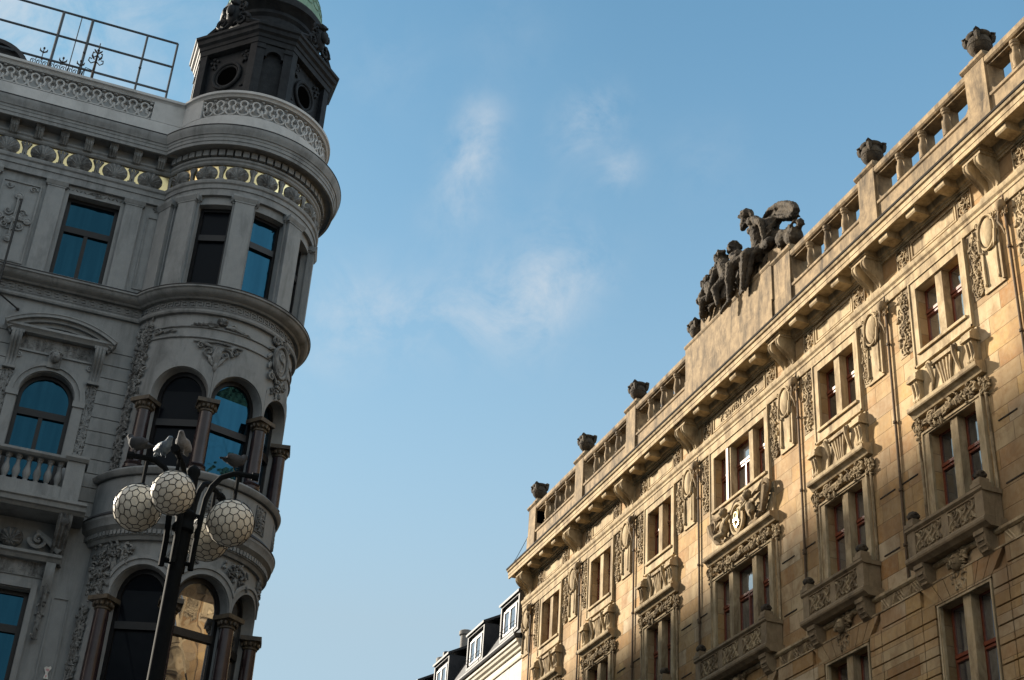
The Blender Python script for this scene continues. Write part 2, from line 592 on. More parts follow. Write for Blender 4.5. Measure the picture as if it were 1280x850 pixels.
    def strip(s, u0, u1, z0, z1, seed, d=0.02, th=0.03):
        """upright panel of foliage scrolls"""
        rn = random.Random(seed)
        w = u1 - u0
        uc = (u0 + u1) / 2
        pts = []
        N = max(6, int((z1 - z0) / 0.12))
        for i in range(N + 1):
            z = z0 + (z1 - z0) * i / N
            pts.append((uc + 0.14 * w * sin(i * 1.3), d + 0.02, z))
        s.tube(pts, th * 0.8, 5)
        z = z0 + 0.3 * w
        k = 0
        while z < z1 - 0.15 * w:
            sg = 1 if k % 2 == 0 else -1
            s.spiral(uc + sg * 0.2 * w, z, w * rn.uniform(0.22, 0.28), 1.2, rn.uniform(0, 6), sg, d, th * 0.75)
            for q in range(13):
                a = rn.uniform(0, 2 * pi)
                uu = min(max(uc - sg * 0.2 * w + rn.uniform(-0.26, 0.26) * w, u0 + 0.04), u1 - 0.04)
                s.leaf(uu, d + 0.008, z + rn.uniform(-0.3, 0.3) * w, a, rn.uniform(0.05, 0.095), rn.uniform(0.02, 0.042), th * rn.uniform(0.8, 1.9))
            z += 0.52 * w
            k += 1
        return s

    def swag(s, u0, u1, z0, z1, seed, d=0.05, n=60, sag=0.0, size=0.075):
        """a garland: leaves, fruit and blossoms heaped between two corners"""
        rn = random.Random(seed)
        for i in range(n):
            t = rn.random()
            u = u0 + (u1 - u0) * t
            zc = (z0 + z1) / 2 - sag * (1 - (2 * t - 1) ** 2)
            z = zc + rn.gauss(0, 0.27) * (z1 - z0)
            z = min(max(z, z0 - sag), z1)
            if rn.random() < 0.35:
                r = size * rn.uniform(0.45, 0.75)
                s.ell((u, d + rn.uniform(0, 0.05), z), (r, r, r), 0, 1)
            else:
                s.leaf(u, d + rn.uniform(0, 0.05), z, rn.uniform(0, pi), size * rn.uniform(0.9, 1.6), size * rn.uniform(0.3, 0.55), size * rn.uniform(0.4, 0.8))
        return s

    def shell(s, u, z, r, d, h=0.06, ribs=9):
        """a scallop in an oval"""
        N, Mr = 44, 5
        vs = [(u, d + h * 0.5, z - 0.5 * r)]
        for i in range(1, Mr + 1):
            t = i / Mr
            for k in range(N):
                a = 2 * pi * k / N
                pu, pz = r * cos(a), r * 0.84 * sin(a)
                ou, oz = 0.0, -0.5 * r
                fa = atan2(pz - oz, pu - ou)
                rib = 0.5 + 0.5 * cos(fa * ribs * 2)
                hh = h * (1 - t ** 3) + h * 0.75 * rib * min(1, t * 1.4) * (0.25 if t > 0.98 else 1.0)
                vs.append((u + ou + (pu - ou) * t, d + hh, z + oz + (pz - oz) * t))
        fs = [[0, 1 + k, 1 + (k + 1) % N] for k in range(N)]
        for i in range(Mr - 1):
            for k in range(N):
                a0_ = 1 + i * N
                fs.append([a0_ + k, a0_ + (k + 1) % N, a0_ + N + (k + 1) % N, a0_ + N + k])
        fs_edge = 1 + (Mr - 1) * N
        k0 = len(vs)
        for k in range(N):
            q = vs[fs_edge + k]
            vs.append((q[0], d - 0.06, q[2]))
        for k in range(N):
            fs.append([fs_edge + k, fs_edge + (k + 1) % N, k0 + (k + 1) % N, k0 + k])
        s.add(vs, fs)
        for sg in (-1, 1):
            s.spiral(u + sg * 0.36 * r, z - 0.58 * r, 0.24 * r, 1.2, pi / 2, sg, d + 0.05, 0.02, False)
        return s


WO = {}


def build(name, mb, mat, parent=None, M=MW, org=None, smooth=True, angle=38):
    """link everything in mb as ONE mesh object"""
    base = WO[parent.name] if parent else Vector((0, 0, 0))
    if org is None:
        org = base
    org = Vector(org)
    me = bpy.data.meshes.new(name)
    me.from_pydata([Vector(M(v)) - org for v in mb.v], [], mb.f)
    bm_ = bmesh.new()
    bm_.from_mesh(me)
    bmesh.ops.recalc_face_normals(bm_, faces=bm_.faces)
    bm_.to_mesh(me)
    bm_.free()
    me.materials.append(MATS[mat])
    if smooth:
        me.shade_smooth()
        me.set_sharp_from_angle(angle=radians(angle))
    o = bpy.data.objects.new(name, me)
    COL.objects.link(o)
    if parent:
        o.parent = parent
    o.location = org - base
    WO[o.name] = org
    return o


def empty(name, loc, label, cat, group=None):
    o = bpy.data.objects.new(name, None)
    COL.objects.link(o)
    o.location = loc
    o.empty_display_size = 0.3
    WO[o.name] = Vector(loc)
    return tag(o, label, cat, group)


def tag(o, label, cat, group=None):
    o['label'] = label
    o['category'] = cat
    if group:
        o['group'] = group
    return o


def dup(o, delta=(0, 0, 0), rotz=None, parent=None):
    """a copy of a part with its sub-parts, moved along"""
    c = o.copy()
    COL.objects.link(c)
    c.parent = parent or o.parent
    c.location = Vector(o.location) + Vector(delta)
    if rotz is not None:
        c.rotation_euler = (0, 0, rotz)
    WO[c.name] = WO[o.name] + Vector(delta)
    for ch in list(o.children):
        q = ch.copy()
        COL.objects.link(q)
        q.parent = c
        WO[q.name] = WO[ch.name] + Vector(delta)
    return c


def structure(o):
    o['kind'] = 'structure'
    return o


def rng(a, b_, step):
    n = max(1, int(round((b_ - a) / step)))
    return [a + (b_ - a) * i / n for i in range(n + 1)]


def text_mesh(mb, txt, place, size, depth, xs=1.0):
    """letters as solid relief; place(x, y, h) -> (u, d, z)"""
    cu = bpy.data.curves.new('letters', 'FONT')
    cu.body = txt
    cu.size = size
    cu.extrude = depth
    cu.space_character = 1.12
    cu.resolution_u = 3
    ob = bpy.data.objects.new('letters', cu)
    COL.objects.link(ob)
    dg = bpy.context.evaluated_depsgraph_get()
    me = bpy.data.meshes.new_from_object(ob.evaluated_get(dg))
    mb.add([place(v.co.x * xs, v.co.y, v.co.z) for v in me.vertices], [list(q.vertices) for q in me.polygons])
    w = max((v.co.x * xs for v in me.vertices), default=0)
    bpy.data.objects.remove(ob)
    bpy.data.meshes.remove(me)
    bpy.data.curves.remove(cu)
    return w


# ------------------------------------------------------------------ the ground
g = MB()
g.add([(-3000, -3000, 0), (3000, -3000, 0), (3000, 3000, 0), (-3000, 3000, 0)], [[0, 1, 2, 3]])
structure(build('ground', g, 'asphalt'))
g = MB()
g.box(GX - 3.0, GX - 0.25, -20, 120, 0.0, 0.13)
structure(build('pavement', g, 'pavement_stone'))
g = MB()
g.box(-40, 4.3, GY - 5.5, GY - 0.03, 0.0, 0.13)
structure(build('pavement', g, 'pavement_stone'))
for x0, x1, y0, y1 in ((GX - 3.2, GX - 3.004, -20, 120), (-40, 4.3, GY - 5.7, GY - 5.504)):
    g = MB()
    g.box(x0, x1, y0, y1, 0.0, 0.15)
    structure(build('kerb', g, 'pavement_stone'))

# ------------------------------------------------------------------ the sandstone building on the right
SB = empty('stone_building', (GX, 37.0, 0), 'long ornate golden sandstone building with balconies and carved parapet, running along the right side', 'building')
PAIRS = [15.1, 19.8, 24.45, 29.05, 39.83, 44.6, 49.35]
CEN = 34.45
PIPES = [17.15, 21.78, 26.6, 31.02, 37.05, 41.8, 46.5, 51.45]
UE, UA = 52.35, 12.0
BAYS = [(c, 0.88, False) for c in PAIRS] + [(CEN, 1.56, True)]


def lights(c, wide):
    if wide:
        return [(c + 0.80, c + 1.54), (c - 0.57, c + 0.57), (c - 1.54, c - 0.80)]
    return [(c + 0.13, c + 0.86), (c - 0.86, c - 0.13)]


up, lo = [], []
for c, hw, wide in BAYS:
    up += [(c - hw, c + hw, 19.72, 21.50), (c - hw, c + hw, 14.62, 17.53)]
    lo += [(c - hw - 0.06, c + hw + 0.06, 10.3, 13.25)]
w = MB()
w.wall([UA, UE], [14.15, 23.3], up, 0.0, 0.36)
w.wall([UA, UE], [0.0, 14.15], lo, 0.16, 0.45)
# courses of the lower storey
zc = 13.83
k = 0
while zc > 4.0:
    z0, z1 = zc - 0.405 + 0.019, zc - 0.019
    cuts = []
    for c, hw, wide in sorted(BAYS):
        if k == 0:
            cuts.append((c - hw - 0.62, c + hw + 0.62))
        elif z0 > 10.1:
            cuts.append((c - hw - 0.12, c + hw + 0.12))
    edges = []
    u = UA
    for a, e in cuts:
        if a > u:
            edges.append((u, a))
        u = max(u, e)
    edges.append((u, UE))
    for a, e in edges:
        # stop the blocks at the quoins beside each window
        stops = sorted([a, e] + [q for c, hw, _ in BAYS for q in (c - hw - 0.62, c + hw + 0.62) if a + 0.1 < q < e - 0.1])
        for s0, s1 in zip(stops, stops[1:]):
            w.box(s0 + 0.014, s1 - 0.014, 0.15, 0.25, z0, z1)
    zc -= 0.405
    k += 1
for c, hw, wide in BAYS:                     # flat arches of wedge stones
    n = 9 if wide else 7
    for i in range(n):
        a0, a1 = i / n, (i + 1) / n
        bl, br = c - hw - 0.1 + (2 * hw + 0.2) * a0 + 0.012, c - hw - 0.1 + (2 * hw + 0.2) * a1 - 0.012
        tl, tr = c - hw - 0.6 + (2 * hw + 1.2) * a0 + 0.012, c - hw - 0.6 + (2 * hw + 1.2) * a1 - 0.012
        w.prism([(bl, 13.30), (br, 13.30), (tr, 13.815), (tl, 13.815)], 0.15, 0.26)
# the ends, the back and the roof
w.add([(UE, 0, 0), (UE, -14, 0), (UE, -14, 26), (UE, -1.0, 26), (UE, -1.0, 23.5), (UE, 0, 23.5)], [[0, 1, 2, 3, 4, 5]])
w.add([(UA, 0.16, 0), (UA, -14, 0), (UA, -14, 25), (UA, 0, 25)], [[0, 1, 2, 3]])
w.add([(UA, -14, 0), (UE, -14, 0), (UE, -14, 25), (UA, -14, 25)], [[0, 1, 2, 3]])
build('wall', w, 'ashlar', SB, MR, smooth=False)
rf = MB()
rf.add([(UA, -0.5, 23.69), (UE, -0.5, 23.69), (UE, -14, 23.9), (UA, -14, 23.9)], [[0, 1, 2, 3]])
build('roof', rf, 'slate', SB, MR, smooth=False)


def mould(name, poly, u0, u1, mat, parent=SB, M=MR, nu=1):
    q = MB()
    q.profile(poly, u0, u1, nu)
    return build(name, q, mat, parent, M, angle=25)


mould('string_course', [(-0.05, 21.79), (0.06, 21.79), (0.075, 21.83), (0.075, 21.99), (0.10, 22.01), (0.10, 22.06), (0.085, 22.075), (0.085, 22.10), (0.13, 22.15), (0.15, 22.22), (0.15, 22.26), (-0.05, 22.30)], UA, UE + 0.08, 'trim_stone')
mould('bed_moulding', [(-0.05, 23.03), (0.05, 23.03), (0.05, 23.09), (0.085, 23.10), (0.10, 23.16), (0.15, 23.18), (0.18, 23.25), (0.20, 23.33), (-0.05, 23.33)], UA, UE + 0.1, 'trim_stone')
mould('cornice', [(-0.3, 23.33), (0.575, 23.33), (0.575, 23.25), (0.635, 23.25), (0.635, 23.37), (0.65, 23.38), (0.65, 23.385), (0.655, 23.50), (0.70, 23.53), (0.725, 23.60), (-0.3, 23.70)], UA, UE + 0.42, 'trim_stone')
mould('gutter', [(0.60, 23.640), (0.705, 23.604), (0.745, 23.604), (0.745, 23.665), (0.60, 23.70)], UA, UE + 0.44, 'lead')
mould('belt_course', [(-0.05, 14.16), (0.20, 14.16), (0.25, 14.20), (0.25, 14.26), (0.18, 14.30), (-0.05, 14.34)], UA, UE + 0.05, 'trim_stone')
mould('belt_course', [(0.1, 13.80), (0.275, 13.80), (0.275, 13.835), (0.1, 13.845)], UA, UE + 0.03, 'trim_stone')

# modillions under the cornice and the large scroll brackets
md = MB()
md.profile([(0.12, 23.327), (0.56, 23.327), (0.56, 23.14), (0.53, 23.10), (0.12, 23.10)], 36.815, 37.185)
mod = build('modillion', md, 'trim_stone', SB, MR, smooth=False)
mods = []
pedges = [p_ + 0.37 for p_ in PIPES]
for a, e in zip([PIPES[0] - 4.3] + pedges, pedges):
    n = 4 if abs((a + e) / 2 - CEN) < 1.5 else 3
    for i in range(n):
        mods.append(a + (e - a) * (i + 1) / (n + 1))
mod.location.y = mods[0] - 37.0
for u in mods[1:]:
    q = dup(mod)
    q.location.y = u - 37.0


def scurve(d0, z0, d1, z1, n=14):
    """an S from the top front to the foot"""
    pts = []
    for i in range(n + 1):
        t = i / n
        z = z0 + (z1 - z0) * t
        s_ = t * t * (3 - 2 * t)
        d = d0 + (d1 - d0) * s_ + 0.07 * sin(2 * pi * t)
        pts.append((d, z))
    return pts


bk = MB()
sc_ = scurve(0.50, 23.12, 0.10, 22.27)
for s0 in (-0.30, 0.12):
    bk.profile([(0.0, 23.12)] + sc_ + [(0.0, 22.27)], 37.0 + s0, 37.0 + s0 + 0.18)
    for e in (s0 + 0.01, s0 + 0.15):
        bk.tube([(37.0 + e + 0.01, d + 0.008, z) for d, z in sc_], 0.022, 5)
bk.profile([(0.0, 23.12)] + [(max(d - 0.32, 0.02), z) for d, z in sc_] + [(0.0, 22.27)], 36.885, 37.115)
bk.box(36.62, 37.38, 0.02, 0.56, 23.20, 23.328)
bk.box(36.66, 37.34, 0.02, 0.52, 23.12, 23.20)
bk.box(36.68, 37.32, 0.02, 0.14, 22.255, 22.33)
brk = build('scroll_bracket', bk, 'trim_stone', SB, MR)
brk.location.y = pedges[0] - 37.0
for u in pedges[1:]:
    q = dup(brk)
    q.location.y = min(u, 51.9) - 37.0

# frieze panels and the carved blocks beside them
for c, hw, wide in BAYS:
    f = MB()
    h = 1.62 if wide else 0.93
    f.frame(c - h, c + h, 22.42, 22.93, 0.05, -0.01, 0.035)
    f.box(c - h + 0.1, c + h - 0.1, -0.01, 0.018, 22.51, 22.84)
    build('frieze_panel', f, 'trim_stone', SB, MR, smooth=False)
ob = MB()
ob.frame(36.72, 37.28, 22.38, 22.99, 0.035, -0.01, 0.04)
ob.strip(36.76, 37.24, 22.42, 22.97, 5, 0.02, 0.022)
orn = build('carved_block', ob, 'carved_stone', SB, MR)
first = True
for c, hw, wide in BAYS:
    for sg in (-1, 1):
        u = c + sg * ((2.0 if wide else 1.27))
        if first:
            orn.location.y = u - 37.0
            first = False
        else:
            dup(orn).location.y = u - 37.0

# upright foliage panels, cartouche pilasters and rain pipes
st = [MB().strip(36.73, 37.27, 19.98, 21.74, 11), MB().strip(36.78, 37.22, 19.98, 21.74, 29)]
for q, hw_ in zip(st, (0.28, 0.23)):
    q.box(37 - hw_, 37 + hw_, -0.01, 0.012, 19.95, 21.765)
st = [build('foliage_panel', q, 'carved_stone', SB, MR) for q in st]
used = [False, False]
for c, hw, wide in BAYS:
    for k, u in ((0, c + (2.12 if wide else 1.49)), (1, c - (2.06 if wide else 1.42))):
        if not used[k]:
            st[k].location.y = u - 37.0
            used[k] = True
        else:
            dup(st[k]).location.y = u - 37.0
cp = MB()
cp.box(36.64, 37.36, -0.01, 0.045, 19.90, 21.775)
cp.ell((37.0, 0.05, 21.40), (0.25, 0.10, 0.40), 0, 3)
cp.tube([(37 + 0.30 * cos(a), 0.09, 21.40 + 0.46 * sin(a)) for a in [2 * pi * i / 26 for i in range(26)]], 0.034, 6, True)
for sg in (-1, 1):
    cp.spiral(37 + sg * 0.28, 21.72, 0.10, 1.3, 0, sg, 0.10, 0.028, False)
    cp.tube([(37 + sg * 0.30, 0.10, 21.30), (37 + sg * 0.27, 0.12, 20.95), (37 + sg * 0.20, 0.10, 20.90)], [0.05, 0.045, 0.02], 6)
    cp.tube([(37 + sg * 0.24, 0.06, 20.95), (37 + sg * 0.24, 0.08, 20.5), (37 + sg * 0.24, 0.07, 20.12)], [0.02, 0.03, 0.038], 6)
    cp.ell((37 + sg * 0.24, 0.08, 20.08), (0.05, 0.05, 0.06), 0, 1)
cp.box(36.62, 36.68, 0.0, 0.085, 19.95, 21.1)
cart = build('cartouche', cp, 'trim_stone', SB, MR)
dp = MB()
dp.tube([(37.0, 0.065, 22.32), (37.0, 0.055, 18.2), (37.0, 0.055, 14.36)], 0.033, 8)
for z in (20.6, 18.4, 16.6, 15.2):
    dp.tube([(37.0, 0.065, z - 0.03), (37.0, 0.065, z + 0.03)], 0.054, 8)
pipe = build('rain_pipe', dp, 'pipe_brown', SB, MR)
hp = MB()
hp.ell((37.02, 0.16, 21.70), (0.14, 0.13, 0.16), 0, 2)
hp.swag(36.86, 37.24, 21.35, 21.86, 3, 0.12, 22, 0, 0.055)
hp.tube([(37.14, 0.12, 21.62), (37.17, 0.14, 21.35), (37.08, 0.12, 21.15), (37.05, 0.10, 20.95)], [0.045, 0.04, 0.03, 0.015], 6)
head = build('mask_head', hp, 'weathered_stone', pipe, MR)
cart.location.y = PIPES[0] + 0.67 - 37.0
pipe.location.y = PIPES[0] - 37.0
for u in PIPES[1:]:
    dup(cart).location.y = min(u + 0.67, 51.95) - 37.0
    dup(pipe).location.y = u - 37.0


# windows: stone surround > wooden sash > panes
def window(c, wide, z0, z1, zt, top, dbase=0.0, outer=0.25, frame_z0=None):
    hw = 1.56 if wide else 0.88
    s = MB()
    fz0 = z0 - 0.36 if frame_z0 is None else frame_z0
    L_ = lights(c, wide)
    a, e = c - hw - outer, c + hw + outer
    s.box(a, c - hw, dbase - 0.01, dbase + 0.07, fz0, top)
    s.box(c + hw, e, dbase - 0.01, dbase + 0.07, fz0, top)
    s.box(c - hw, c + hw, dbase - 0.01, dbase + 0.07, z1, top)
    s.box(a - 0.0, a + 0.05, dbase + 0.068, dbase + 0.10, fz0, top)
    s.box(e - 0.05, e, dbase + 0.068, dbase + 0.10, fz0, top)
    s.box(a + 0.05, e - 0.05, dbase + 0.068, dbase + 0.10, top - 0.05, top)
    if frame_z0 is None:
        s.box(c - hw, c + hw, dbase - 0.01, dbase + 0.07, fz0, z0 - 0.06)
        s.box(c - hw - 0.08, c + hw + 0.08, dbase - 0.30, dbase + 0.13, z0 - 0.06, z0 + 0.012)
        s.box(a, e, dbase + 0.068, dbase + 0.10, fz0, fz0 + 0.05)
    for (p0, p1), (q0, q1) in zip(L_, L_[1:]):
        s.box(q1, p0, dbase - 0.20, dbase + 0.015, z0 + 0.01, z1 + 0.02)
    win = build('window', s, 'trim_stone', SB, MR, smooth=False)
    fr, pn = MB(), MB()
    dz = dbase - 0.26
    for i, (p0, p1) in enumerate(L_):
        fr.frame(p0 - 0.02, p1 + 0.02, z0, z1 + 0.02, 0.06, dz, dz + 0.05)
        fr.box(p0 + 0.02, p1 - 0.02, dz - 0.005, dz + 0.09, zt - 0.045, zt + 0.035)
        fr.box(p0 + 0.02, p1 - 0.02, dz - 0.005, dz + 0.075, zt - 0.13, zt - 0.075)
        fr.box(p0 + 0.02, p1 - 0.02, dz + 0.001, dz + 0.04, zt - 0.076, zt - 0.044)
        if wide and i == 1:
            fr.box((p0 + p1) / 2 - 0.035, (p0 + p1) / 2 + 0.035, dz - 0.003, dz + 0.08, z0 + 0.05, zt - 0.02)
        pn.add([(p0, dz + 0.02, z0), (p1, dz + 0.02, z0), (p1, dz + 0.02, z1), (p0, dz + 0.02, z1)], [[0, 1, 2, 3]])
    build('sash', fr, 'red_wood', win, MR, smooth=False)
    build('pane', pn, 'window_glass', win, MR, smooth=False)
    return win


wins = [window(37.0, False, 19.72, 21.50, 20.86, 21.775), window(37.0, False, 14.62, 17.53, 16.72, 17.62, frame_z0=14.36),
        window(37.0, False, 10.3, 13.25, 12.15, 13.285, 0.15, 0.07, 10.2)]
def vary(o, k):
    for ch in o.children:
        if ch.name.startswith('pane') and k % 3:
            ch.material_slots[0].link = 'OBJECT'
            ch.material_slots[0].material = MATS['window_glass_dark' if k % 3 == 1 else 'window_glass_pale']


for r_, o in enumerate(wins):
    o.location.y = PAIRS[0] - 37.0
    for k, c in enumerate(PAIRS[1:]):
        w_ = dup(o)
        w_.location.y = c - 37.0
        vary(w_, (k * 2 + r_ * 2 + k // 3) % 3)
window(CEN, True, 19.72, 21.50, 20.86, 21.775)
window(CEN, True, 14.62, 17.53, 16.72, 17.62, frame_z0=14.36)
window(CEN, True, 10.3, 13.25, 12.15, 13.285, 0.15, 0.07, 10.2)
op = MB()
op.box(CEN + 0.66, CEN + 0.79, 0.036, 0.055, 19.74, 21.49)
build('wooden_post', op, 'orange_wood', SB, MR, smooth=False)


# shelf with corbels, fan and garland between the two upper storeys
def shelf(c, half, wide):
    s = MB()
    s.profile([(-0.02, 18.05), (0.14, 18.05), (0.17, 18.10), (0.22, 18.15), (0.28, 18.17), (0.30, 18.20), (0.30, 18.29), (0.27, 18.30), (0.04, 18.37), (-0.02, 18.37)], c - half, c + half)
    s.box(c - half + 0.12, c + half - 0.12, -0.01, 0.05, 18.37, 19.30)
    sh = build('window_shelf', s, 'trim_stone', SB, MR, angle=25)
    gl = MB()
    h = 1.62 if wide else 1.0
    gl.tube([(c - h, 0.06, 17.84), (c + h, 0.06, 17.84)], 0.09, 6)
    gl.swag(c - h, c + h, 17.62, 18.05, 7, 0.08, 110 if wide else 72, 0.03, 0.08)
    for k in range(5 if wide else 3):
        u = c + (k - (2 if wide else 1)) * 0.68
        gl.spiral(u, 17.86, 0.15, 1.3, 0.5 + k, 1 if k % 2 else -1, 0.12, 0.03)
    for sg in (-1, 1):
        pq = MB()
        pq.swag(c + sg * (half - 0.06) - 0.14, c + sg * (half - 0.06) + 0.14, 17.42, 18.03, 9 + sg, 0.05, 34, 0, 0.07)
        pq.tube([(c + sg * (half - 0.06), 0.06, 17.6), (c + sg * (half - 0.06), 0.04, 16.4), (c + sg * (half - 0.06), 0.04, 14.4)], 0.035, 6)
        build('pendant', pq, 'carved_stone', sh, MR)
    build('garland', gl, 'carved_stone', sh, MR)
    if wide:
        return sh
    for sg in (-1, 1):
        cb = MB()
        u = c + sg * 1.06
        cb.profile([(0.0, 18.37), (0.15, 18.37), (0.20, 18.45), (0.17, 18.6), (0.20, 18.78), (0.25, 18.93), (0.0, 18.93)], u - 0.13, u + 0.13)
        cb.box(u - 0.19, u + 0.19, 0.0, 0.30, 18.93, 19.0)
        cb.box(u - 0.16, u + 0.16, 0.0, 0.27, 19.0, 19.12)
        cb.profile([(0.0, 19.12), (0.24, 19.12), (0.17, 19.22), (0.0, 19.27)], u - 0.14, u + 0.14)
        for e in (-0.06, 0.06):
            cb.tube([(u + e, 0.17, 18.42), (u + e, 0.185, 18.6), (u + e, 0.23, 18.88)], 0.03, 5)
        build('corbel', cb, 'trim_stone', sh, MR, angle=25)
    fn = MB()
    for i in range(5):
        t = (i - 2) / 2
        fn.tube([(c + t * 0.15, 0.06, 18.46), (c + t * 0.19, 0.08, 18.75), (c + t * 0.27, 0.10, 19.04)], [0.03, 0.042, 0.05], 6)
    fn.box(c - 0.46, c + 0.46, 0.04, 0.16, 19.10, 19.18)
    for sg in (-1, 1):
        fn.tube([(c + sg * 0.72, 0.07, 18.40), (c + sg * 0.55, 0.08, 18.48), (c + sg * 0.46, 0.10, 18.75), (c + sg * 0.47, 0.16, 19.0), (c + sg * 0.50, 0.20, 19.15)], [0.02, 0.035, 0.05, 0.07, 0.06], 6)
        fn.spiral(c + sg * 0.50, 19.12, 0.11, 1.3, 0, sg, 0.16, 0.04, False)
    build('fan_ornament', fn, 'carved_stone', sh, MR)
    return sh


sh0 = shelf(37.0, 1.33, False)
sh0.location.y = PAIRS[0] - 37.0
for c in PAIRS[1:]:
    dup(sh0).location.y = c - 37.0
shelf(CEN - 0.1, 2.0, True)


# balconies
def interlace(mb, u0, u1, z0, z1, d):
    w_, h_ = u1 - u0, z1 - z0
    for ph in (0.0, 0.5, 1.0):
        for sg in (1, -1):
            pts = []
            for i in range(9):
                t = i / 8
                uu = u0 + w_ * (ph * 0.62 + 0.38 * t) if sg > 0 else u0 + w_ * (ph * 0.62 + 0.38 * (1 - t))
                uu += 0.05 * w_ * sin(2 * pi * t)
                pts.append((uu, d + 0.012 * sg * cos(3 * pi * t), z0 + 0.05 + (h_ - 0.1) * t))
            mb.tube(pts, 0.042, 5)
    for ph in (0.2, 0.5, 0.8):
        for zz_ in (0.26, 0.76):
            mb.spiral(u0 + w_ * ph, z0 + h_ * zz_, 0.10, 1.1, ph * 7, 1, d, 0.03)


def balcony(c, half, n):
    s = MB()
    s.box(c - half, c + half, 0.36, 0.455, 14.50, 15.09)
    for sg in (-1, 1):
        s.box(c + sg * half - 0.0 if sg < 0 else c + half - 0.12, c - half + 0.12 if sg < 0 else c + half, 0.02, 0.358, 14.50, 15.09)
        s.box(c + sg * (half - 0.13) - 0.14, c + sg * (half - 0.13) + 0.14, 0.40, 0.505, 14.502, 15.088)
        s.box(c + sg * (half - 0.14) - 0.17, c + sg * (half - 0.14) + 0.17, 0.26, 0.56, 15.20, 15.30)
        s.box(c + sg * (half - 0.14) - 0.13, c + sg * (half - 0.14) + 0.13, 0.28, 0.52, 15.30, 15.40)
    s.profile([(0.30, 15.09), (0.50, 15.09), (0.55, 15.13), (0.55, 15.195), (0.30, 15.21)], c - half - 0.05, c + half + 0.05)
    for sg in (-1, 1):
        u = c + sg * (half - 0.06)
        s.box(u - 0.1, u + 0.1, 0.01, 0.298, 15.092, 15.20)
    s.profile([(-0.02, 14.28), (0.44, 14.28), (0.50, 14.33), (0.56, 14.36), (0.58, 14.40), (0.58, 14.46), (0.54, 14.50), (-0.02, 14.50)], c - half - 0.08, c + half + 0.08)
    s.box(c - half + 0.27, c + half - 0.27, 0.45, 0.49, 14.502, 14.56)
    s.box(c - half + 0.27, c + half - 0.27, 0.45, 0.49, 15.05, 15.088)
    inner = 2 * half - 0.54
    pw = inner / n
    for i in range(n + 1):
        u = c - half + 0.27 + pw * i
        if 0 < i < n:
            s.box(u - 0.12, u + 0.12, 0.45, 0.488, 14.56, 15.05)
    bal = build('balcony', s, 'balcony_stone', SB, MR, angle=25)
    for i in range(n):
        q = MB()
        u0 = c - half + 0.27 + pw * i + (0.13 if i else 0.01)
        u1 = c - half + 0.27 + pw * (i + 1) - (0.13 if i < n - 1 else 0.01)
        interlace(q, u0, u1, 14.55, 15.06, 0.465)
        build('carved_panel', q, 'carved_stone', bal, MR)
    for sg in (-1, 1):
        q = MB()
        u = c + sg * (half - 0.28)
        arcp = [(0.02, 14.28), (0.50, 14.28), (0.50, 14.18), (0.47, 14.17)] + [(0.06 + 0.40 * cos(a), 14.14 - 0.42 * sin(a)) for a in [pi / 2 * i / 8 for i in range(9)]] + [(0.02, 13.70)]
        q.profile(arcp, u - 0.17, u + 0.17)
        for zz_ in (14.06, 13.96, 13.86):
            q.box(u - 0.11, u + 0.11, 0.30, 0.475 - (14.06 - zz_) * 0.5, zz_ - 0.03, zz_ + 0.025)
        build('console', q, 'balcony_stone', bal, MR, angle=25)
        q = MB()
        u = c + sg * (half - 0.14)
        q.ell((u, 0.40, 15.50), (0.15, 0.14, 0.13), 0, 2)
        q.ell((u, 0.50, 15.46), (0.07, 0.06, 0.06), 0, 1)
        for k in range(9):
            a = 2 * pi * k / 9
            q.ell((u + 0.13 * cos(a), 0.40 + 0.10 * sin(a), 15.50 + 0.03 * sin(3 * a)), (0.055, 0.05, 0.05), 0, 1)
        build('finial', q, 'soot_stone', bal, MR)
    q = MB()                                   # bearded mask over the keystone
    u = c
    q.ell((u, 0.30, 13.98), (0.14, 0.14, 0.20), 0, 2)
    q.ell((u, 0.44, 13.95), (0.03, 0.05, 0.06), 0, 1)
    q.ell((u, 0.41, 14.05), (0.11, 0.04, 0.025), 0, 1)
    for sg in (-1, 1):
        q.ell((u + sg * 0.06, 0.40, 13.93), (0.05, 0.05, 0.05), 0, 1)
    q.swag(u - 0.36, u + 0.36, 13.92, 14.28, 21, 0.22, 46, -0.02, 0.085)
    q.swag(u - 0.26, u + 0.26, 13.50, 13.92, 22, 0.22, 34, 0, 0.075)
    q.swag(u - 0.12, u + 0.12, 13.34, 13.6, 23, 0.22, 14, 0, 0.06)
    build('mask', q, 'carved_stone', bal, MR)
    return bal


bal0 = balcony(37.0, 1.37, 2)
bal0.location.y = PAIRS[0] - 37.0 + 0.06
for c in PAIRS[1:]:
    dup(bal0).location.y = c - 37.0 + 0.06
balcony(CEN - 0.05, 2.03, 3)

# lattice band between the balconies
allc = sorted(BAYS)
for (c0, h0, w0), (c1, h1, w1) in zip(allc, allc[1:]):
    a, e = c0 + h0 + 0.6, c1 - h1 - 0.6
    q = MB()
    n = max(2, int((e - a) / 0.30))
    p_ = (e - a) / n
    for i in range(n):
        for sg in (1, -1):
            for of in (0.0, 0.10, 0.20):
                u0 = a + i * p_ + of * p_ * 3
                lo_, hi_ = (13.88, 14.13)
                u1 = u0 + sg * 0.2
                if a <= min(u0, u1) and max(u0, u1) <= e and (i % 2 == 0) == (sg > 0):
                    q.tube([(u0, 0.19, lo_), (u1, 0.19, hi_)], 0.026, 4)
    q.box(a - 0.02, e + 0.02, 0.15, 0.175, 13.85, 14.155)
    build('lattice_band', q, 'carved_stone', SB, MR, angle=30)
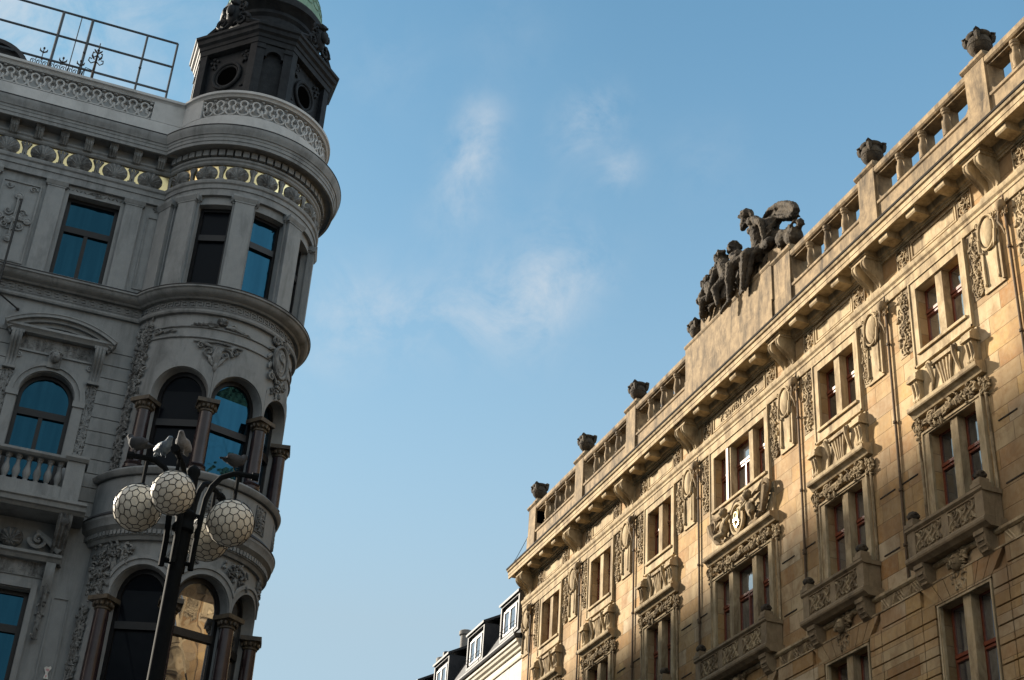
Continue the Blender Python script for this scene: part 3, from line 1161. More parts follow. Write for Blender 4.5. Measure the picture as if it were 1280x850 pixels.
# short incised lines in the wall beside the pipes
for c, hw, wide in BAYS:
    q = MB()
    for sg in (-1, 1):
        u = c + sg * (hw + 0.95)
        q.profile([(-0.01, 16.735), (0.016, 16.74), (0.022, 16.757), (0.016, 16.774), (-0.01, 16.78)], u - 0.32, u + 0.32)
        q.profile([(-0.01, 15.245), (0.016, 15.25), (0.022, 15.267), (0.016, 15.284), (-0.01, 15.29)], u - 0.32, u + 0.32)
    build('drip_moulding', q, 'soot_stone', SB, MR, smooth=False)

# ---- the emblem over the middle window
EC = CEN - 0.22
q = MB()
q.box(EC - 1.75, EC + 1.75, 0.03, 0.10, 18.37, 18.95)
q.ell((EC, 0.20, 18.78), (0.33, 0.10, 0.42), 0, 3)
q.tube([(EC + 0.36 * cos(a), 0.26, 18.78 + 0.46 * sin(a)) for a in [2 * pi * i / 26 for i in range(26)]], 0.055, 6, True)
emb = build('emblem', q, 'trim_stone', SB, MR)
q = MB()
# entwined B monogram (its right is towards lower u)
def mono(pts, r):
    q.tube([(EC - x, 0.325 - 0.10 * (x * x / 0.11 + zz_ * zz_ / 0.18), 18.78 + zz_) for x, zz_ in pts], r, 6)
mono([(-0.10, 0.24), (-0.11, 0.1), (-0.12, -0.08), (-0.08, -0.20), (0.0, -0.27)], 0.022)
mono([(-0.02 + 0.09 * cos(a), 0.10 + 0.10 * sin(a)) for a in [2 * pi * i / 16 for i in range(17)]], 0.024)
mono([(0.02 + 0.125 * cos(a), -0.12 + 0.12 * sin(a)) for a in [2 * pi * i / 18 for i in range(19)]], 0.026)
mono([(0.12 * cos(a), 0.10 + 0.19 * sin(a)) for a in [pi * 0.75 - pi * 1.15 * i / 14 for i in range(15)]], 0.024)
mono([(-0.08, -0.09), (0.0, -0.02), (0.07, -0.11), (-0.03, -0.13)], 0.016)
build('monogram', q, 'gilt_letters', emb, MR)
q = MB()
for sg in (-1, 1):
    u = EC + sg * 1.55
    q.tube([(EC + sg * 0.45, 0.14, 18.45), (EC + sg * 0.9, 0.16, 18.42), (EC + sg * 1.35, 0.2, 18.55), (u, 0.24, 18.85), (u + sg * 0.1, 0.24, 19.15)], [0.05, 0.07, 0.09, 0.12, 0.14], 8)
    q.spiral(u, 19.1, 0.30, 1.5, 0.2, -sg, 0.22, 0.075, False)
    q.tube([(EC + sg * 0.5, 0.14, 19.2), (EC + sg * 0.95, 0.15, 19.32), (EC + sg * 1.3, 0.2, 19.28), (u, 0.22, 19.38)], [0.04, 0.06, 0.07, 0.08], 6)
    q.swag(EC + sg * 1.15 - 0.3, EC + sg * 1.15 + 0.3, 18.42, 18.85, 31 + sg, 0.16, 22, 0, 0.075)
q.tube([(EC + 0.45 * cos(a), 0.22, 18.80 + 0.60 * sin(a)) for a in [pi * 0.2 + pi * 0.6 * i / 10 for i in range(11)]], 0.06, 6)
build('scrollwork', q, 'weathered_stone', emb, MR)


CHISEL = bpy.data.textures.new('chisel', 'CLOUDS')
CHISEL.noise_scale = 0.11
CHISEL.noise_depth = 3
CHISEL.noise_basis = 'VORONOI_F2_F1'


def remesh(o, vox, smooth=4, rough=0.0):
    r = o.modifiers.new('Remesh', 'REMESH')
    r.mode = 'VOXEL'
    r.voxel_size = vox
    r.use_smooth_shade = True
    s_ = o.modifiers.new('Smooth', 'SMOOTH')
    s_.factor = 0.5
    s_.iterations = smooth
    if rough:
        d_ = o.modifiers.new('Chisel', 'DISPLACE')
        d_.texture = CHISEL
        d_.texture_coords = 'LOCAL'
        d_.strength = rough
        d_.mid_level = 0.5
    return o


for sg in (-1, 1):                                # kneeling children holding the shield
    q = MB()
    u = EC + sg * 0.78
    q.ell((u, 0.26, 18.80), (0.17, 0.15, 0.25), sg * 0.35, 2)
    q.ell((u - sg * 0.06, 0.34, 19.19), (0.135, 0.145, 0.15), 0, 2)
    q.ell((u - sg * 0.06, 0.47, 19.17), (0.03, 0.03, 0.035), 0, 1)
    q.limb((u - sg * 0.12, 0.32, 18.98), (u - sg * 0.30, 0.40, 18.86), 0.075, 0.055)
    q.limb((u - sg * 0.30, 0.40, 18.86), (u - sg * 0.42, 0.34, 19.0), 0.055, 0.045)
    q.limb((u + sg * 0.05, 0.28, 18.62), (u + sg * 0.28, 0.42, 18.55), 0.11, 0.08)
    q.limb((u + sg * 0.28, 0.42, 18.55), (u + sg * 0.18, 0.32, 18.41), 0.07, 0.05)
    q.limb((u + sg * 0.12, 0.3, 18.98), (u + sg * 0.34, 0.32, 18.92), 0.07, 0.05)
    for k in range(16):
        rn = random.Random(k + 50)
        a, e = rn.uniform(0, 2 * pi), rn.uniform(0.1, 1.4)
        q.ell((u - sg * 0.06 + 0.13 * cos(a) * cos(e), 0.33 + 0.13 * sin(a) * cos(e) * 0.7, 19.23 + 0.12 * sin(e)), (0.05, 0.05, 0.045), 0, 1)
    remesh(build('child_figure', q, 'carved_stone', emb, MR), 0.018, 1)

# ---- inscription in the frieze over the middle window
q = MB()
wtot = text_mesh(MB(), 'P. SAMVEN. LPTO.S', lambda x, y, h: (x, h, y), 0.30, 0.015, 0.80)
text_mesh(q, 'P. SAMVEN. LPTO.S', lambda x, y, h: (CEN + 0.0 + wtot / 2 - x, 0.03 + h, 22.575 + y), 0.30, 0.018, 0.80)
build('inscription', q, 'carved_stone', SB, MR, smooth=False)

# ---- parapet
PED = [p_ + 0.35 for p_ in PIPES]
ATT0, ATT1 = 32.0, 37.72
mould('parapet_base', [(-0.45, 23.6), (0.05, 23.6), (0.05, 24.86), (0.09, 24.89), (0.09, 24.97), (0.04, 25.02), (-0.45, 25.02)], UA, 52.30, 'weathered_stone')


def pedestal(u, hw_, top=26.12):
    s = MB()
    s.box(u - hw_, u + hw_, -0.47, 0.11, 23.6, top)
    s.box(u - hw_ - 0.03, u + hw_ + 0.03, -0.49, 0.13, 23.6, 24.9)
    s.profile([(-0.52, top), (0.12, top), (0.18, top + 0.06), (0.18, top + 0.12), (-0.52, top + 0.12)], u - hw_ - 0.08, u + hw_ + 0.08)
    s.profile([(-0.46, top + 0.12), (0.13, top + 0.12), (0.06, top + 0.24), (-0.40, top + 0.24)], u - hw_ + 0.0, u + hw_ - 0.0)
    s.box(u - hw_ + 0.12, u + hw_ - 0.12, -0.36, 0.02, top + 0.24, top + 0.36)
    return build('pedestal', s, 'weathered_stone', SB, MR, angle=25)


for u in PED[:3] + PED[5:]:
    pedestal(min(u, 51.85), 0.38)
pedestal(31.5, 0.48, 26.14)


def balustrade(a, e):
    s = MB()
    s.profile([(-0.42, 25.92), (0.06, 25.92), (0.10, 25.97), (0.10, 26.10), (0.07, 26.15), (-0.42, 26.15)], a, e)
    s.box(a, e, -0.40, 0.0, 25.86, 25.92)
    for sg, ue in ((1, a), (-1, e)):
        s.prism([(ue, 25.02)] + [(ue + sg * (0.05 + 0.26 - 0.26 * sin(t)), 25.02 + 0.30 * (1 - cos(t))) for t in [pi / 2 * i / 6 for i in range(7)]] + [(ue + sg * 0.05, 25.86), (ue, 25.86)], -0.38, 0.04)
    n = 3
    us = [a + (e - a) * (i + 1) / 4 for i in range(n)]
    for u in us:
        s.box(u - 0.02, u + 0.34, -0.40, -0.14, 25.02, 25.86)
    bl = build('balustrade', s, 'weathered_stone', SB, MR, angle=25)
    for u in us:
        q = MB()
        q.lathe((u, -0.03, 25.02), [(0.115, 0), (0.115, 0.06), (0.08, 0.09), (0.10, 0.20), (0.115, 0.30), (0.10, 0.42), (0.075, 0.58), (0.07, 0.66), (0.10, 0.69), (0.10, 0.74), (0.12, 0.76), (0.12, 0.84)], 10)
        build('baluster', q, 'weathered_stone', bl, MR)


ends = [(12.3, PED[0] - 0.38)] + [(PED[i] + 0.38, PED[i + 1] - 0.38) for i in (0, 1)] + [(PED[2] + 0.38, 31.02), (ATT1, PED[5] - 0.38), (PED[5] + 0.38, PED[6] - 0.38), (PED[6] + 0.38, 51.47)]
for a, e in ends:
    balustrade(a, e)
s = MB()                                               # the solid attic carrying the sculpture
s.box(ATT0, ATT1, -1.2, 0.16, 23.6, 26.22)
s.box(ATT0 - 0.0, ATT1, -1.22, 0.19, 23.6, 24.98)
s.profile([(-1.25, 26.22), (0.17, 26.22), (0.20, 26.27), (0.20, 26.33), (-1.25, 26.33)], ATT0 - 0.02, ATT1 + 0.02)
s.box(35.35, 36.95, -1.0, -0.02, 26.33, 27.12)
s.box(36.95, 37.35, -1.0, -0.06, 26.33, 26.62)
s.box(31.85, 35.35, -1.1, -0.10, 26.33, 27.05)
build('attic_block', s, 'weathered_stone', SB, MR, angle=25)

# urns, each a thing of its own on its pedestal
URN_LABELS = {0: 'dark stone urn on the parapet beyond the right edge, lower corner of the roof line', 1: 'dark handled stone urn on the parapet pedestal closest to the upper right corner',
              2: 'dark handled stone urn on the first parapet pedestal to the right of the sculpture', 4: 'dark urn half hidden behind the attic block, just left of the stone figures',
              5: 'dark handled stone urn on the first free pedestal left of the sculptured attic', 6: 'middle urn of the three on the lower left stretch of the parapet',
              7: 'last dark stone urn at the far end of the parapet, above the white house'}
for i, u in enumerate(PED):
    if i in (0, 3):
        continue
    u = min(u, 51.85)
    zb = 26.48
    base = MR((u, -0.17, zb))
    t = empty('urn', base, URN_LABELS[i], 'urn', 'stone urns along the parapet')
    q = MB()
    q.lathe((u, -0.17, zb), [(0.17, 0), (0.17, 0.05), (0.11, 0.07), (0.11, 0.10), (0.20, 0.15), (0.275, 0.25), (0.305, 0.36), (0.30, 0.46), (0.265, 0.53), (0.26, 0.57), (0.30, 0.60), (0.315, 0.63), (0.315, 0.68), (0.25, 0.69), (0.23, 0.60)], 20)
    q.lathe((u, -0.17, zb + 0.33), [(0.302, 0), (0.312, 0.015), (0.302, 0.03)], 20)
    build('bowl', q, 'soot_stone', t, MR)
    for k in range(4):
        q = MB()
        a = pi / 4 + k * pi / 2
        ca, sa = cos(a), sin(a)
        q.tube([(u + r_ * ca, -0.17 + r_ * sa, zb + z_) for r_, z_ in ((0.27, 0.40), (0.315, 0.44), (0.33, 0.52), (0.33, 0.60))], [0.05, 0.065, 0.075, 0.085], 4)
        q.tube([(u + r_ * ca, -0.17 + r_ * sa, zb + z_) for r_, z_ in ((0.22, 0.67), (0.30, 0.68), (0.39, 0.64))], [0.06, 0.085, 0.075], 4)
        build('handle', q, 'soot_stone', t, MR)

# ---- the figures on the attic
SC = empty('rooftop_sculpture', MR((34.0, -0.4, 26.3)), 'dark weathered stone group of a seated helmeted man and children on the parapet attic', 'sculpture')


def curls(q, c, r, n, seed, size=0.07, low=-0.2):
    rn = random.Random(seed)
    for k in range(n):
        a, e = rn.uniform(0, 2 * pi), rn.uniform(low, 1.5)
        q.ell((c[0] + r * cos(a) * cos(e), c[1] + r * sin(a) * cos(e), c[2] + r * sin(e)), (size, size, size * 0.9), 0, 1)


q = MB()
# torso leaning forward, chest and back muscles
q.limb((33.36, -0.25, 27.45), (33.30, -0.25, 27.85), 0.34, 0.30)
q.limb((33.30, -0.25, 27.85), (33.25, -0.22, 28.36), 0.30, 0.36)
q.ell((33.42, -0.12, 28.40), (0.22, 0.16, 0.17), 0.2)
q.ell((33.38, 0.02, 28.36), (0.2, 0.14, 0.16), 0.2)
q.limb((33.12, -0.50, 28.52), (33.2, 0.08, 28.58), 0.20, 0.19)
q.limb((33.40, -0.20, 28.62), (33.72, -0.14, 28.95), 0.17, 0.14)
# head looking down to the left
q.ell((33.93, -0.12, 29.14), (0.23, 0.20, 0.27), 0.25)
q.ell((34.06, -0.10, 29.02), (0.13, 0.15, 0.18), 0.2)
q.limb((34.16, -0.09, 29.14), (34.21, -0.09, 29.03), 0.05, 0.06, 3)
q.ell((34.10, -0.09, 28.88), (0.10, 0.11, 0.07), 0.2)
# arms
q.limb((33.05, 0.06, 28.55), (32.62, 0.10, 28.18), 0.17, 0.13)
q.limb((32.62, 0.10, 28.18), (32.58, 0.02, 27.50), 0.13, 0.085)
q.ell((32.6, 0.03, 27.36), (0.14, 0.10, 0.10), 0)
q.limb((33.30, -0.50, 28.50), (33.85, -0.45, 28.0), 0.16, 0.12)
q.limb((33.85, -0.45, 28.0), (34.40, -0.15, 27.75), 0.12, 0.08)
# legs hanging over the front
q.limb((33.40, -0.05, 27.42), (34.08, 0.38, 27.34), 0.29, 0.20)
q.limb((34.08, 0.38, 27.34), (34.16, 0.40, 26.8), 0.19, 0.17)
q.limb((34.16, 0.36, 26.9), (34.25, 0.38, 26.20), 0.175, 0.10)
q.limb((34.22, 0.38, 26.10), (34.52, 0.52, 25.82), 0.11, 0.075)
q.limb((33.15, -0.05, 27.36), (33.00, 0.45, 27.05), 0.27, 0.20)
q.limb((33.00, 0.45, 27.05), (33.30, 0.42, 26.05), 0.18, 0.09)
remesh(build('seated_man', q, 'soot_stone', SC, MR), 0.032, 1, 0.065)
q = MB()
q.ell((33.86, -0.12, 29.30), (0.29, 0.26, 0.25), 0.3)
q.ell((33.97, -0.12, 29.27), (0.33, 0.29, 0.07), 0.45)
q.limb((34.00, -0.12, 29.50), (34.16, -0.12, 29.60), 0.10, 0.07)
q.ell((34.20, -0.12, 29.64), (0.10, 0.08, 0.09))
q.limb((33.62, -0.12, 29.25), (33.50, -0.12, 29.05), 0.13, 0.08)
remesh(build('helmet', q, 'soot_stone', SC, MR), 0.035, 2, 0.065)
q = MB()
# billowing cape behind the shoulders
cape = [(33.35, -0.40, 28.88), (33.0, -0.46, 29.05), (32.55, -0.52, 28.98), (32.08, -0.52, 28.70), (31.66, -0.50, 28.34), (31.45, -0.46, 28.02), (31.55, -0.40, 27.92), (31.9, -0.34, 28.06), (32.3, -0.32, 28.28), (32.8, -0.34, 28.55), (33.2, -0.36, 28.75)]
q.tube(cape, [0.08, 0.11, 0.13, 0.15, 0.17, 0.16, 0.12, 0.09, 0.09, 0.08, 0.08], 8, True)
for k in range(7):
    t = (k + 0.5) / 7
    a_, e_ = Vector(cape[0]).lerp(Vector(cape[5]), t), Vector(cape[10]).lerp(Vector(cape[6]), t)
    a_.z += 0.42 * sin(pi * t) - 0.12
    q.tube([tuple(a_ + Vector((0, -0.12, 0))), tuple((a_ + e_) / 2 + Vector((0, -0.30 + 0.08 * (k % 2), 0.02))), tuple(e_ + Vector((0, -0.05, 0)))], [0.06, 0.085, 0.05], 6)
for k in range(5):
    t = k / 4
    q.tube([(33.2 - 0.1 * t, -0.55, 28.9 - 0.12 * t), (32.5 - 0.1 * t, -0.72, 28.85 - 0.42 * t), (31.7 + 0.05 * t, -0.62, 28.25 - 0.30 * t)], [0.08, 0.13, 0.09], 6)
# rock and cloth massed behind and between the figures
for c_, r_ in (((34.6, -0.50, 27.2), (0.75, 0.40, 0.45)), ((33.5, -0.60, 27.35), (0.8, 0.4, 0.5)), ((35.6, -0.45, 27.3), (0.7, 0.4, 0.5)), ((32.6, -0.5, 27.2), (0.6, 0.4, 0.35)), ((34.35, -0.35, 27.85), (0.55, 0.3, 0.5)), ((35.15, -0.35, 27.75), (0.6, 0.3, 0.5)), ((32.9, -0.35, 27.6), (0.75, 0.3, 0.42)), ((33.9, -0.1, 27.1), (0.6, 0.3, 0.35)), ((35.8, -0.2, 27.35), (0.6, 0.3, 0.4)), ((33.0, -0.45, 28.3), (0.45, 0.25, 0.5))):
    q.ell(c_, r_)
for k in range(14):
    rn = random.Random(k + 3)
    q.limb((rn.uniform(32.6, 35.8), rn.uniform(-0.35, -0.05), rn.uniform(27.2, 27.6)), (rn.uniform(32.4, 36.0), rn.uniform(-0.2, 0.1), rn.uniform(27.0, 27.4)), 0.12, 0.08, 4)
for k in range(110):
    rn = random.Random(k + 300)
    uu = rn.uniform(32.4, 36.7)
    top = 27.75 + (36.8 - uu) * 0.12
    zz_ = rn.uniform(26.75, top)
    dd = rn.uniform(-0.15, 0.22) - 0.25 * (zz_ - 26.7)
    a_ = rn.uniform(0.5, 1.3)
    l_ = rn.uniform(0.15, 0.4)
    q.tube([(uu - l_ * cos(a_), dd - 0.06, zz_ + l_ * sin(a_)), (uu + rn.uniform(-0.08, 0.08), dd + 0.05, zz_), (uu + l_ * cos(a_) * 0.7, dd, zz_ - l_ * sin(a_))], [0.05, 0.085, 0.05], 6)
for k in range(4):
    q.limb((34.55 + 0.10 * k, 0.10, 27.35 - 0.05 * k), (34.70 + 0.16 * k, 0.26, 26.55 + 0.06 * k), 0.13, 0.08)
q.ell((32.42, -0.50, 28.48), (0.80, 0.08, 0.20), 0.52)
# drapery over the lap and down the block
for k in range(6):
    t = k / 5
    q.tube([(33.55 - 0.75 * t, 0.02, 27.45), (33.50 - 0.6 * t, 0.30, 27.12 - 0.1 * t), (33.45 - 0.45 * t, 0.32, 26.5), (33.62 - 0.4 * t, 0.34, 25.95 + 0.08 * (k % 2))], [0.12, 0.13, 0.11, 0.07], 6)
q.limb((34.0, 0.2, 27.45), (33.2, 0.25, 27.4), 0.12, 0.14)
q.limb((32.9, -0.1, 27.35), (32.2, 0.05, 27.2), 0.22, 0.18)
remesh(build('cape', q, 'soot_stone', SC, MR), 0.035, 1, 0.065)


def cherub(head, chest, hip, arms, legs, seed):
    q = MB()
    hx, hd, hz = head
    q.ell(head, (0.23, 0.23, 0.25), 0)
    q.ell((hx + 0.15, hd + 0.12, hz - 0.06), (0.09, 0.10, 0.10), 0, 1)
    q.ell((hx + 0.2, hd + 0.16, hz - 0.01), (0.045, 0.04, 0.05), 0, 1)
    curls(q, (hx - 0.03, hd, hz + 0.03), 0.225, 30, seed, 0.08)
    q.limb(head, chest, 0.12, 0.16)
    q.limb(chest, hip, 0.28, 0.32)
    for pts, r in arms + legs:
        for (a, e), (r0, r1) in zip(zip(pts, pts[1:]), r):
            q.limb(a, e, r0 * 1.2, r1 * 1.25)
    return remesh(build('cherub', q, 'soot_stone', SC, MR), 0.032, 1, 0.065)


cherub((35.00, -0.25, 28.72), (34.78, -0.28, 28.28), (34.62, -0.28, 27.5), [([(34.85, -0.1, 28.32), (34.55, 0.05, 28.0), (34.2, 0.1, 27.9)], [(0.12, 0.1), (0.1, 0.07)])], [], 3)
cherub((35.38, 0.02, 28.52), (35.10, 0.05, 28.05), (34.80, 0.05, 27.35),
       [([(35.22, 0.20, 28.15), (35.48, 0.30, 27.55), (35.72, 0.36, 27.0)], [(0.13, 0.11), (0.11, 0.07)])],
       [([(34.85, 0.15, 27.3), (35.05, 0.42, 27.0), (34.95, 0.40, 26.4)], [(0.19, 0.14), (0.13, 0.08)])], 5)
cherub((36.42, -0.02, 28.15), (36.10, 0.02, 27.80), (35.75, 0.0, 27.3),
       [([(36.25, 0.15, 27.85), (36.42, 0.25, 27.45), (36.15, 0.32, 27.2)], [(0.12, 0.10), (0.10, 0.07)]),
        ([(36.25, -0.15, 27.9), (36.7, -0.15, 27.75), (36.75, -0.05, 27.95)], [(0.12, 0.10), (0.09, 0.07)])],
       [([(35.8, 0.1, 27.25), (36.15, 0.32, 27.2), (36.35, 0.25, 26.75)], [(0.18, 0.13), (0.12, 0.08)])], 8)
q = MB()
curls(q, (36.82, -0.05, 27.75), 0.20, 34, 12, 0.09, -1.4)
q.ell((36.82, -0.05, 27.75), (0.2, 0.2, 0.22), 0)
curls(q, (36.15, -0.25, 28.45), 0.24, 34, 13, 0.09, -0.9)
q.ell((36.15, -0.25, 28.45), (0.24, 0.2, 0.24), 0)
q.limb((36.8, -0.1, 27.6), (36.5, -0.2, 27.1), 0.16, 0.22)
q.limb((36.15, -0.25, 28.3), (35.9, -0.3, 27.2), 0.2, 0.3)
remesh(build('fruit_sheaf', q, 'soot_stone', SC, MR), 0.035, 1, 0.065)
q = MB()
q.ell((31.75, -0.25, 27.10), (0.45, 0.35, 0.33), 0.2)
q.ell((31.30, -0.25, 26.88), (0.36, 0.30, 0.32), 0.2)
q.limb((31.1, -0.25, 26.9), (30.86, -0.22, 27.15), 0.13, 0.10)
q.ell((30.84, -0.22, 27.12), (0.13, 0.15, 0.17), 0)
q.swag(31.0, 32.0, 26.85, 27.35, 4, -0.1, 26, 0, 0.12)
remesh(build('bundle', q, 'soot_stone', SC, MR), 0.035, 1, 0.065)

# thin conductor wire at the far end of the roof
q = MB()
q.tube([MR((52.36, -0.1, 25.9)), MR((52.45, 0.0, 25.1)), MR((52.72, 0.35, 24.2)), MR((52.85, 0.60, 23.70))], 0.012, 4)
q.tube([MR((52.28, -0.1, 25.9)), MR((52.44, -0.1, 25.9))], 0.02, 4)
q.tube([MR((52.80, 0.60, 23.68)), MR((53.0, 0.60, 23.72))], 0.022, 4)
tag(build('wire', q, 'black_iron'), 'thin drooping wire at the far end of the stone building, beside its last urn', 'wire')

# ------------------------------------------------------------------ the white house beyond
WH = empty('white_house', (GX, 66.0, 0), 'cream white house with dark slate mansard roof and dormers beyond the stone building', 'house')
q = MB()
hh = [(c - 0.55, c + 0.55, 17.2, 19.35) for c in (54.4, 58.4, 63.3, 67.8, 72.3, 76.8)]
q.wall([52.40, 80.0], [0.0, 20.9], hh, -0.03, 0.25)
for h_ in hh:
    q.archfill((h_[0] + h_[1]) / 2, 19.35, 0.55, 19.95, -0.025, 0.02, 12)
q.add([(80, 0, 0), (80, -10, 0), (80, -10, 21), (80, 0, 21)], [[0, 1, 2, 3]])
build('wall', q, 'white_render', WH, MR, smooth=False)
for nm, poly in (('cornice', [(-0.05, 20.36), (0.05, 20.36), (0.07, 20.44), (0.16, 20.50), (0.20, 20.62), (0.26, 20.64), (0.26, 20.74), (-0.05, 20.78)]), ('string_course', [(-0.05, 19.98), (0.03, 19.98), (0.05, 20.06), (-0.05, 20.08)])):
    mould(nm, poly, 52.42, 80.0, 'white_render', WH)
mould('gutter', [(0.1, 20.79), (0.34, 20.79), (0.38, 20.86), (0.38, 20.93), (0.1, 20.98)], 52.42, 80.0, 'slate', WH)
mould('roof', [(0.12, 20.95), (-1.5, 24.2), (-5.0, 25.3), (-9.5, 24.2), (-9.8, 20.0)], 52.42, 80.0, 'slate', WH)
q = MB()
for h_ in hh:
    q.add([(h_[0], -0.2, h_[2]), (h_[1], -0.2, h_[2]), (h_[1], -0.2, h_[3] + 0.6), (h_[0], -0.2, h_[3] + 0.6)], [[0, 1, 2, 3]])
build('pane', q, 'window_glass', WH, MR, smooth=False)
dms = []
a, e = 53.05, 55.25
s = MB()
s.prism([(a, 21.3), (e, 21.3), (e, 22.95), (a, 22.95)], -1.6, -0.12)
s.frame(a, e, 21.35, 22.97, 0.12, -0.12, 0.0)
s.profile([(0.08, 22.93), (0.08, 23.03), (-1.7, 23.95), (-1.7, 23.8)], a - 0.06, e + 0.06)
dmr = build('dormer', s, 'slate', WH, MR, smooth=False)
s = MB()
s.frame(a + 0.42, e - 0.30, 21.55, 22.62, 0.08, -0.10, -0.04)
s.box((a + e) / 2 + 0.02, (a + e) / 2 + 0.14, -0.10, -0.035, 21.63, 22.54)
wf = build('window_frame', s, 'white_paint', dmr, MR, smooth=False)
s = MB()
s.add([(a + 0.48, -0.075, 21.6), (e - 0.36, -0.075, 21.6), (e - 0.36, -0.075, 22.58), (a + 0.48, -0.075, 22.58)], [[0, 1, 2, 3]])
build('pane', s, 'window_glass', dmr, MR, smooth=False)
s = MB()
for zz_ in (21.62, 21.78):
    s.tube([(a + 0.3, 0.06, zz_), (e - 0.2, 0.06, zz_)], 0.015, 4)
s.tube([(a + 0.3, 0.06, 21.3), (a + 0.3, 0.06, 21.8)], 0.015, 4)
build('guard_rail', s, 'black_iron', dmr, MR)
for u in (57.30, 62.1, 66.8, 71.5, 76.0):
    dup(dmr).location.y = u - 53.05
for u, r_, h_ in ((69.9, 0.28, 27.0), (68.8, 0.14, 26.6), (73.6, 0.3, 26.6), (73.1, 0.15, 26.8)):
    s = MB()
    s.lathe((u, -3.2, 24.0), [(r_, 0), (r_, h_ - 24.3), (r_ * 1.3, h_ - 24.25), (r_ * 1.3, h_ - 24.05), (r_, h_ - 24.0)], 10)
    build('chimney_pipe', s, 'pavement_stone' if r_ > 0.2 else 'slate', WH, MR)

# ------------------------------------------------------------------ the grey corner building on the left
CB = empty('corner_building', (0, GY, 0), 'ornate grey corner building with round tower, gilded shell frieze and dark lantern, on the left', 'building')
WC = [-0.485, -4.205, -7.925]                     # window axes
PER = 3.72
XL, XR = -11.0, 1.7
T0, T1, TN = deg(-84), deg(165), 72
AC = [-22.0, 18.0, 58.0, 98.0, 138.0]             # axes of the tower windows
w = MB()
holes = []
for c in WC:
    holes += [(c - 0.675, c + 0.675, 21.42, 23.92), (c - 0.665, c + 0.665, 15.2, 18.62), (c - 0.70, c + 0.70, 10.0, 13.05)]
w.wall([XL, XR], [0, 27.2], holes, 0.0, 0.34)
for c in WC:
    w.archfill(c, 17.955, 0.665, 18.62, 0.0, 0.34, 18)
# shallow courses beside the arched windows
zc = 15.05
while zc < 19.7:
    for c in WC + [WC[0] + PER]:
        a, e = c - PER + 1.15, c - 1.15
        if c > 1:
            e = XR
        w.box(a, e, -0.01, 0.028, zc + 0.016, min(zc + 0.36, 19.85))
    zc += 0.372
w.add([(XL, 0, 0), (XL, -30, 0), (XL, -30, 26.4), (XL, 0, 26.4)], [[0, 1, 2, 3]])
build('wall', w, 'grey_render', CB, ML, smooth=False)


def MF(p):                                        # the flank along the side street
    return (4.3 + p[1], p[0], p[2])


w = MB()
w.add([(35.2, 0, 0), (110, 0, 0), (110, 0, 27.75), (35.2, 0, 27.75)], [[0, 1, 2, 3]])
w.profile([(0, 25.5), (0.75, 25.52), (0.8, 26.1), (0, 26.2)], 36.5, 110)
w.box(35.2, 110, -0.35, 0.08, 26.1, 27.75)
w.add([(110, 0, 0), (110, -15.3, 0), (110, -15.3, 26.4), (110, 0, 27.7)], [[0, 1, 2, 3]])
build('side_wall', w, 'grey_render', CB, MF, smooth=False)
w = MB()
w.add([(XL, 34.4, 26.4), (4.2, 34.4, 26.4), (4.2, 110, 26.4), (XL, 110, 26.4)], [[0, 1, 2, 3]])
build('roof', w, 'slate', CB, MW, smooth=False)

# tower walls with openings: upper storey, arcade, lower arcade
w = MB()
us = [T0 + (T1 - T0) * i / TN for i in range(TN + 1)]
th = []
for a in AC:
    th += [(deg(a) - 0.49, deg(a) + 0.49, 21.42, 23.92), (deg(a) - 0.70, deg(a) + 0.70, 16.2, 18.94), (deg(a) - 0.70, deg(a) + 0.70, 10.0, 13.70)]
us2 = us + [deg(a) + s_ for a in AC for s_ in (-0.4, -0.2, 0, 0.2, 0.4)]
w.wall(us2, [0, 27.0], th, 0.0, 0.36)
for a in AC:
    w.archfill(deg(a), 18.24, 0.70, 18.94, 0.0, 0.36, 20)
    w.archfill(deg(a), 13.00, 0.70, 13.70, 0.0, 0.36, 20)
build('tower_wall', w, 'grey_render', CB, MT, org=TC, angle=30)


def both(name, poly, mat, dz=0.0, flat=True, tower=True, x0=XL, x1=1.45):
    """a moulding that runs along the front and round the tower"""
    out = []
    if flat:
        out.append(mould(name, poly, x0, x1, mat, CB, ML))
    if tower:
        q = MB()
        q.profile([(d, z + dz) for d, z in poly], T0, T1, TN)
        out.append(build(name, q, mat, CB, MT, org=TC, angle=25))
    return out


both('architrave', [(-0.1, 24.16), (0.10, 24.16), (0.10, 24.36), (0.13, 24.37), (0.13, 24.50), (0.17, 24.53), (0.19, 24.59), (0.19, 24.62), (-0.1, 24.64)], 'grey_trim', 0.004)
both('frieze', [(-0.1, 24.63), (0.045, 24.63), (0.045, 25.19), (-0.1, 25.19)], 'gilding', 0.003)
both('bed_moulding', [(-0.1, 25.17), (0.09, 25.17), (0.13, 25.21), (0.13, 25.27), (0.17, 25.30), (0.17, 25.36), (-0.1, 25.36)], 'grey_trim', 0.003)
both('soffit', [(-0.1, 25.35), (0.10, 25.35), (0.10, 25.60), (0.20, 25.63), (0.46, 25.63), (0.46, 25.68), (-0.1, 25.68)], 'grey_trim', 0.002)
both('cornice', [(0.42, 25.68), (0.42, 25.57), (0.49, 25.57), (0.495, 25.67), (0.515, 25.675), (0.52, 25.77), (0.535, 25.78), (0.545, 25.85), (0.57, 25.86), (0.595, 25.93), (0.625, 25.99), (0.64, 26.06), (0.64, 26.11), (0.3, 26.17), (-0.1, 26.14), (-0.1, 25.66)], 'grey_trim', 0.004)
both('cornice_flashing', [(0.55, 26.116), (0.655, 26.116), (0.655, 26.135), (0.4, 26.185), (0.4, 26.14)], 'slate', 0.004)
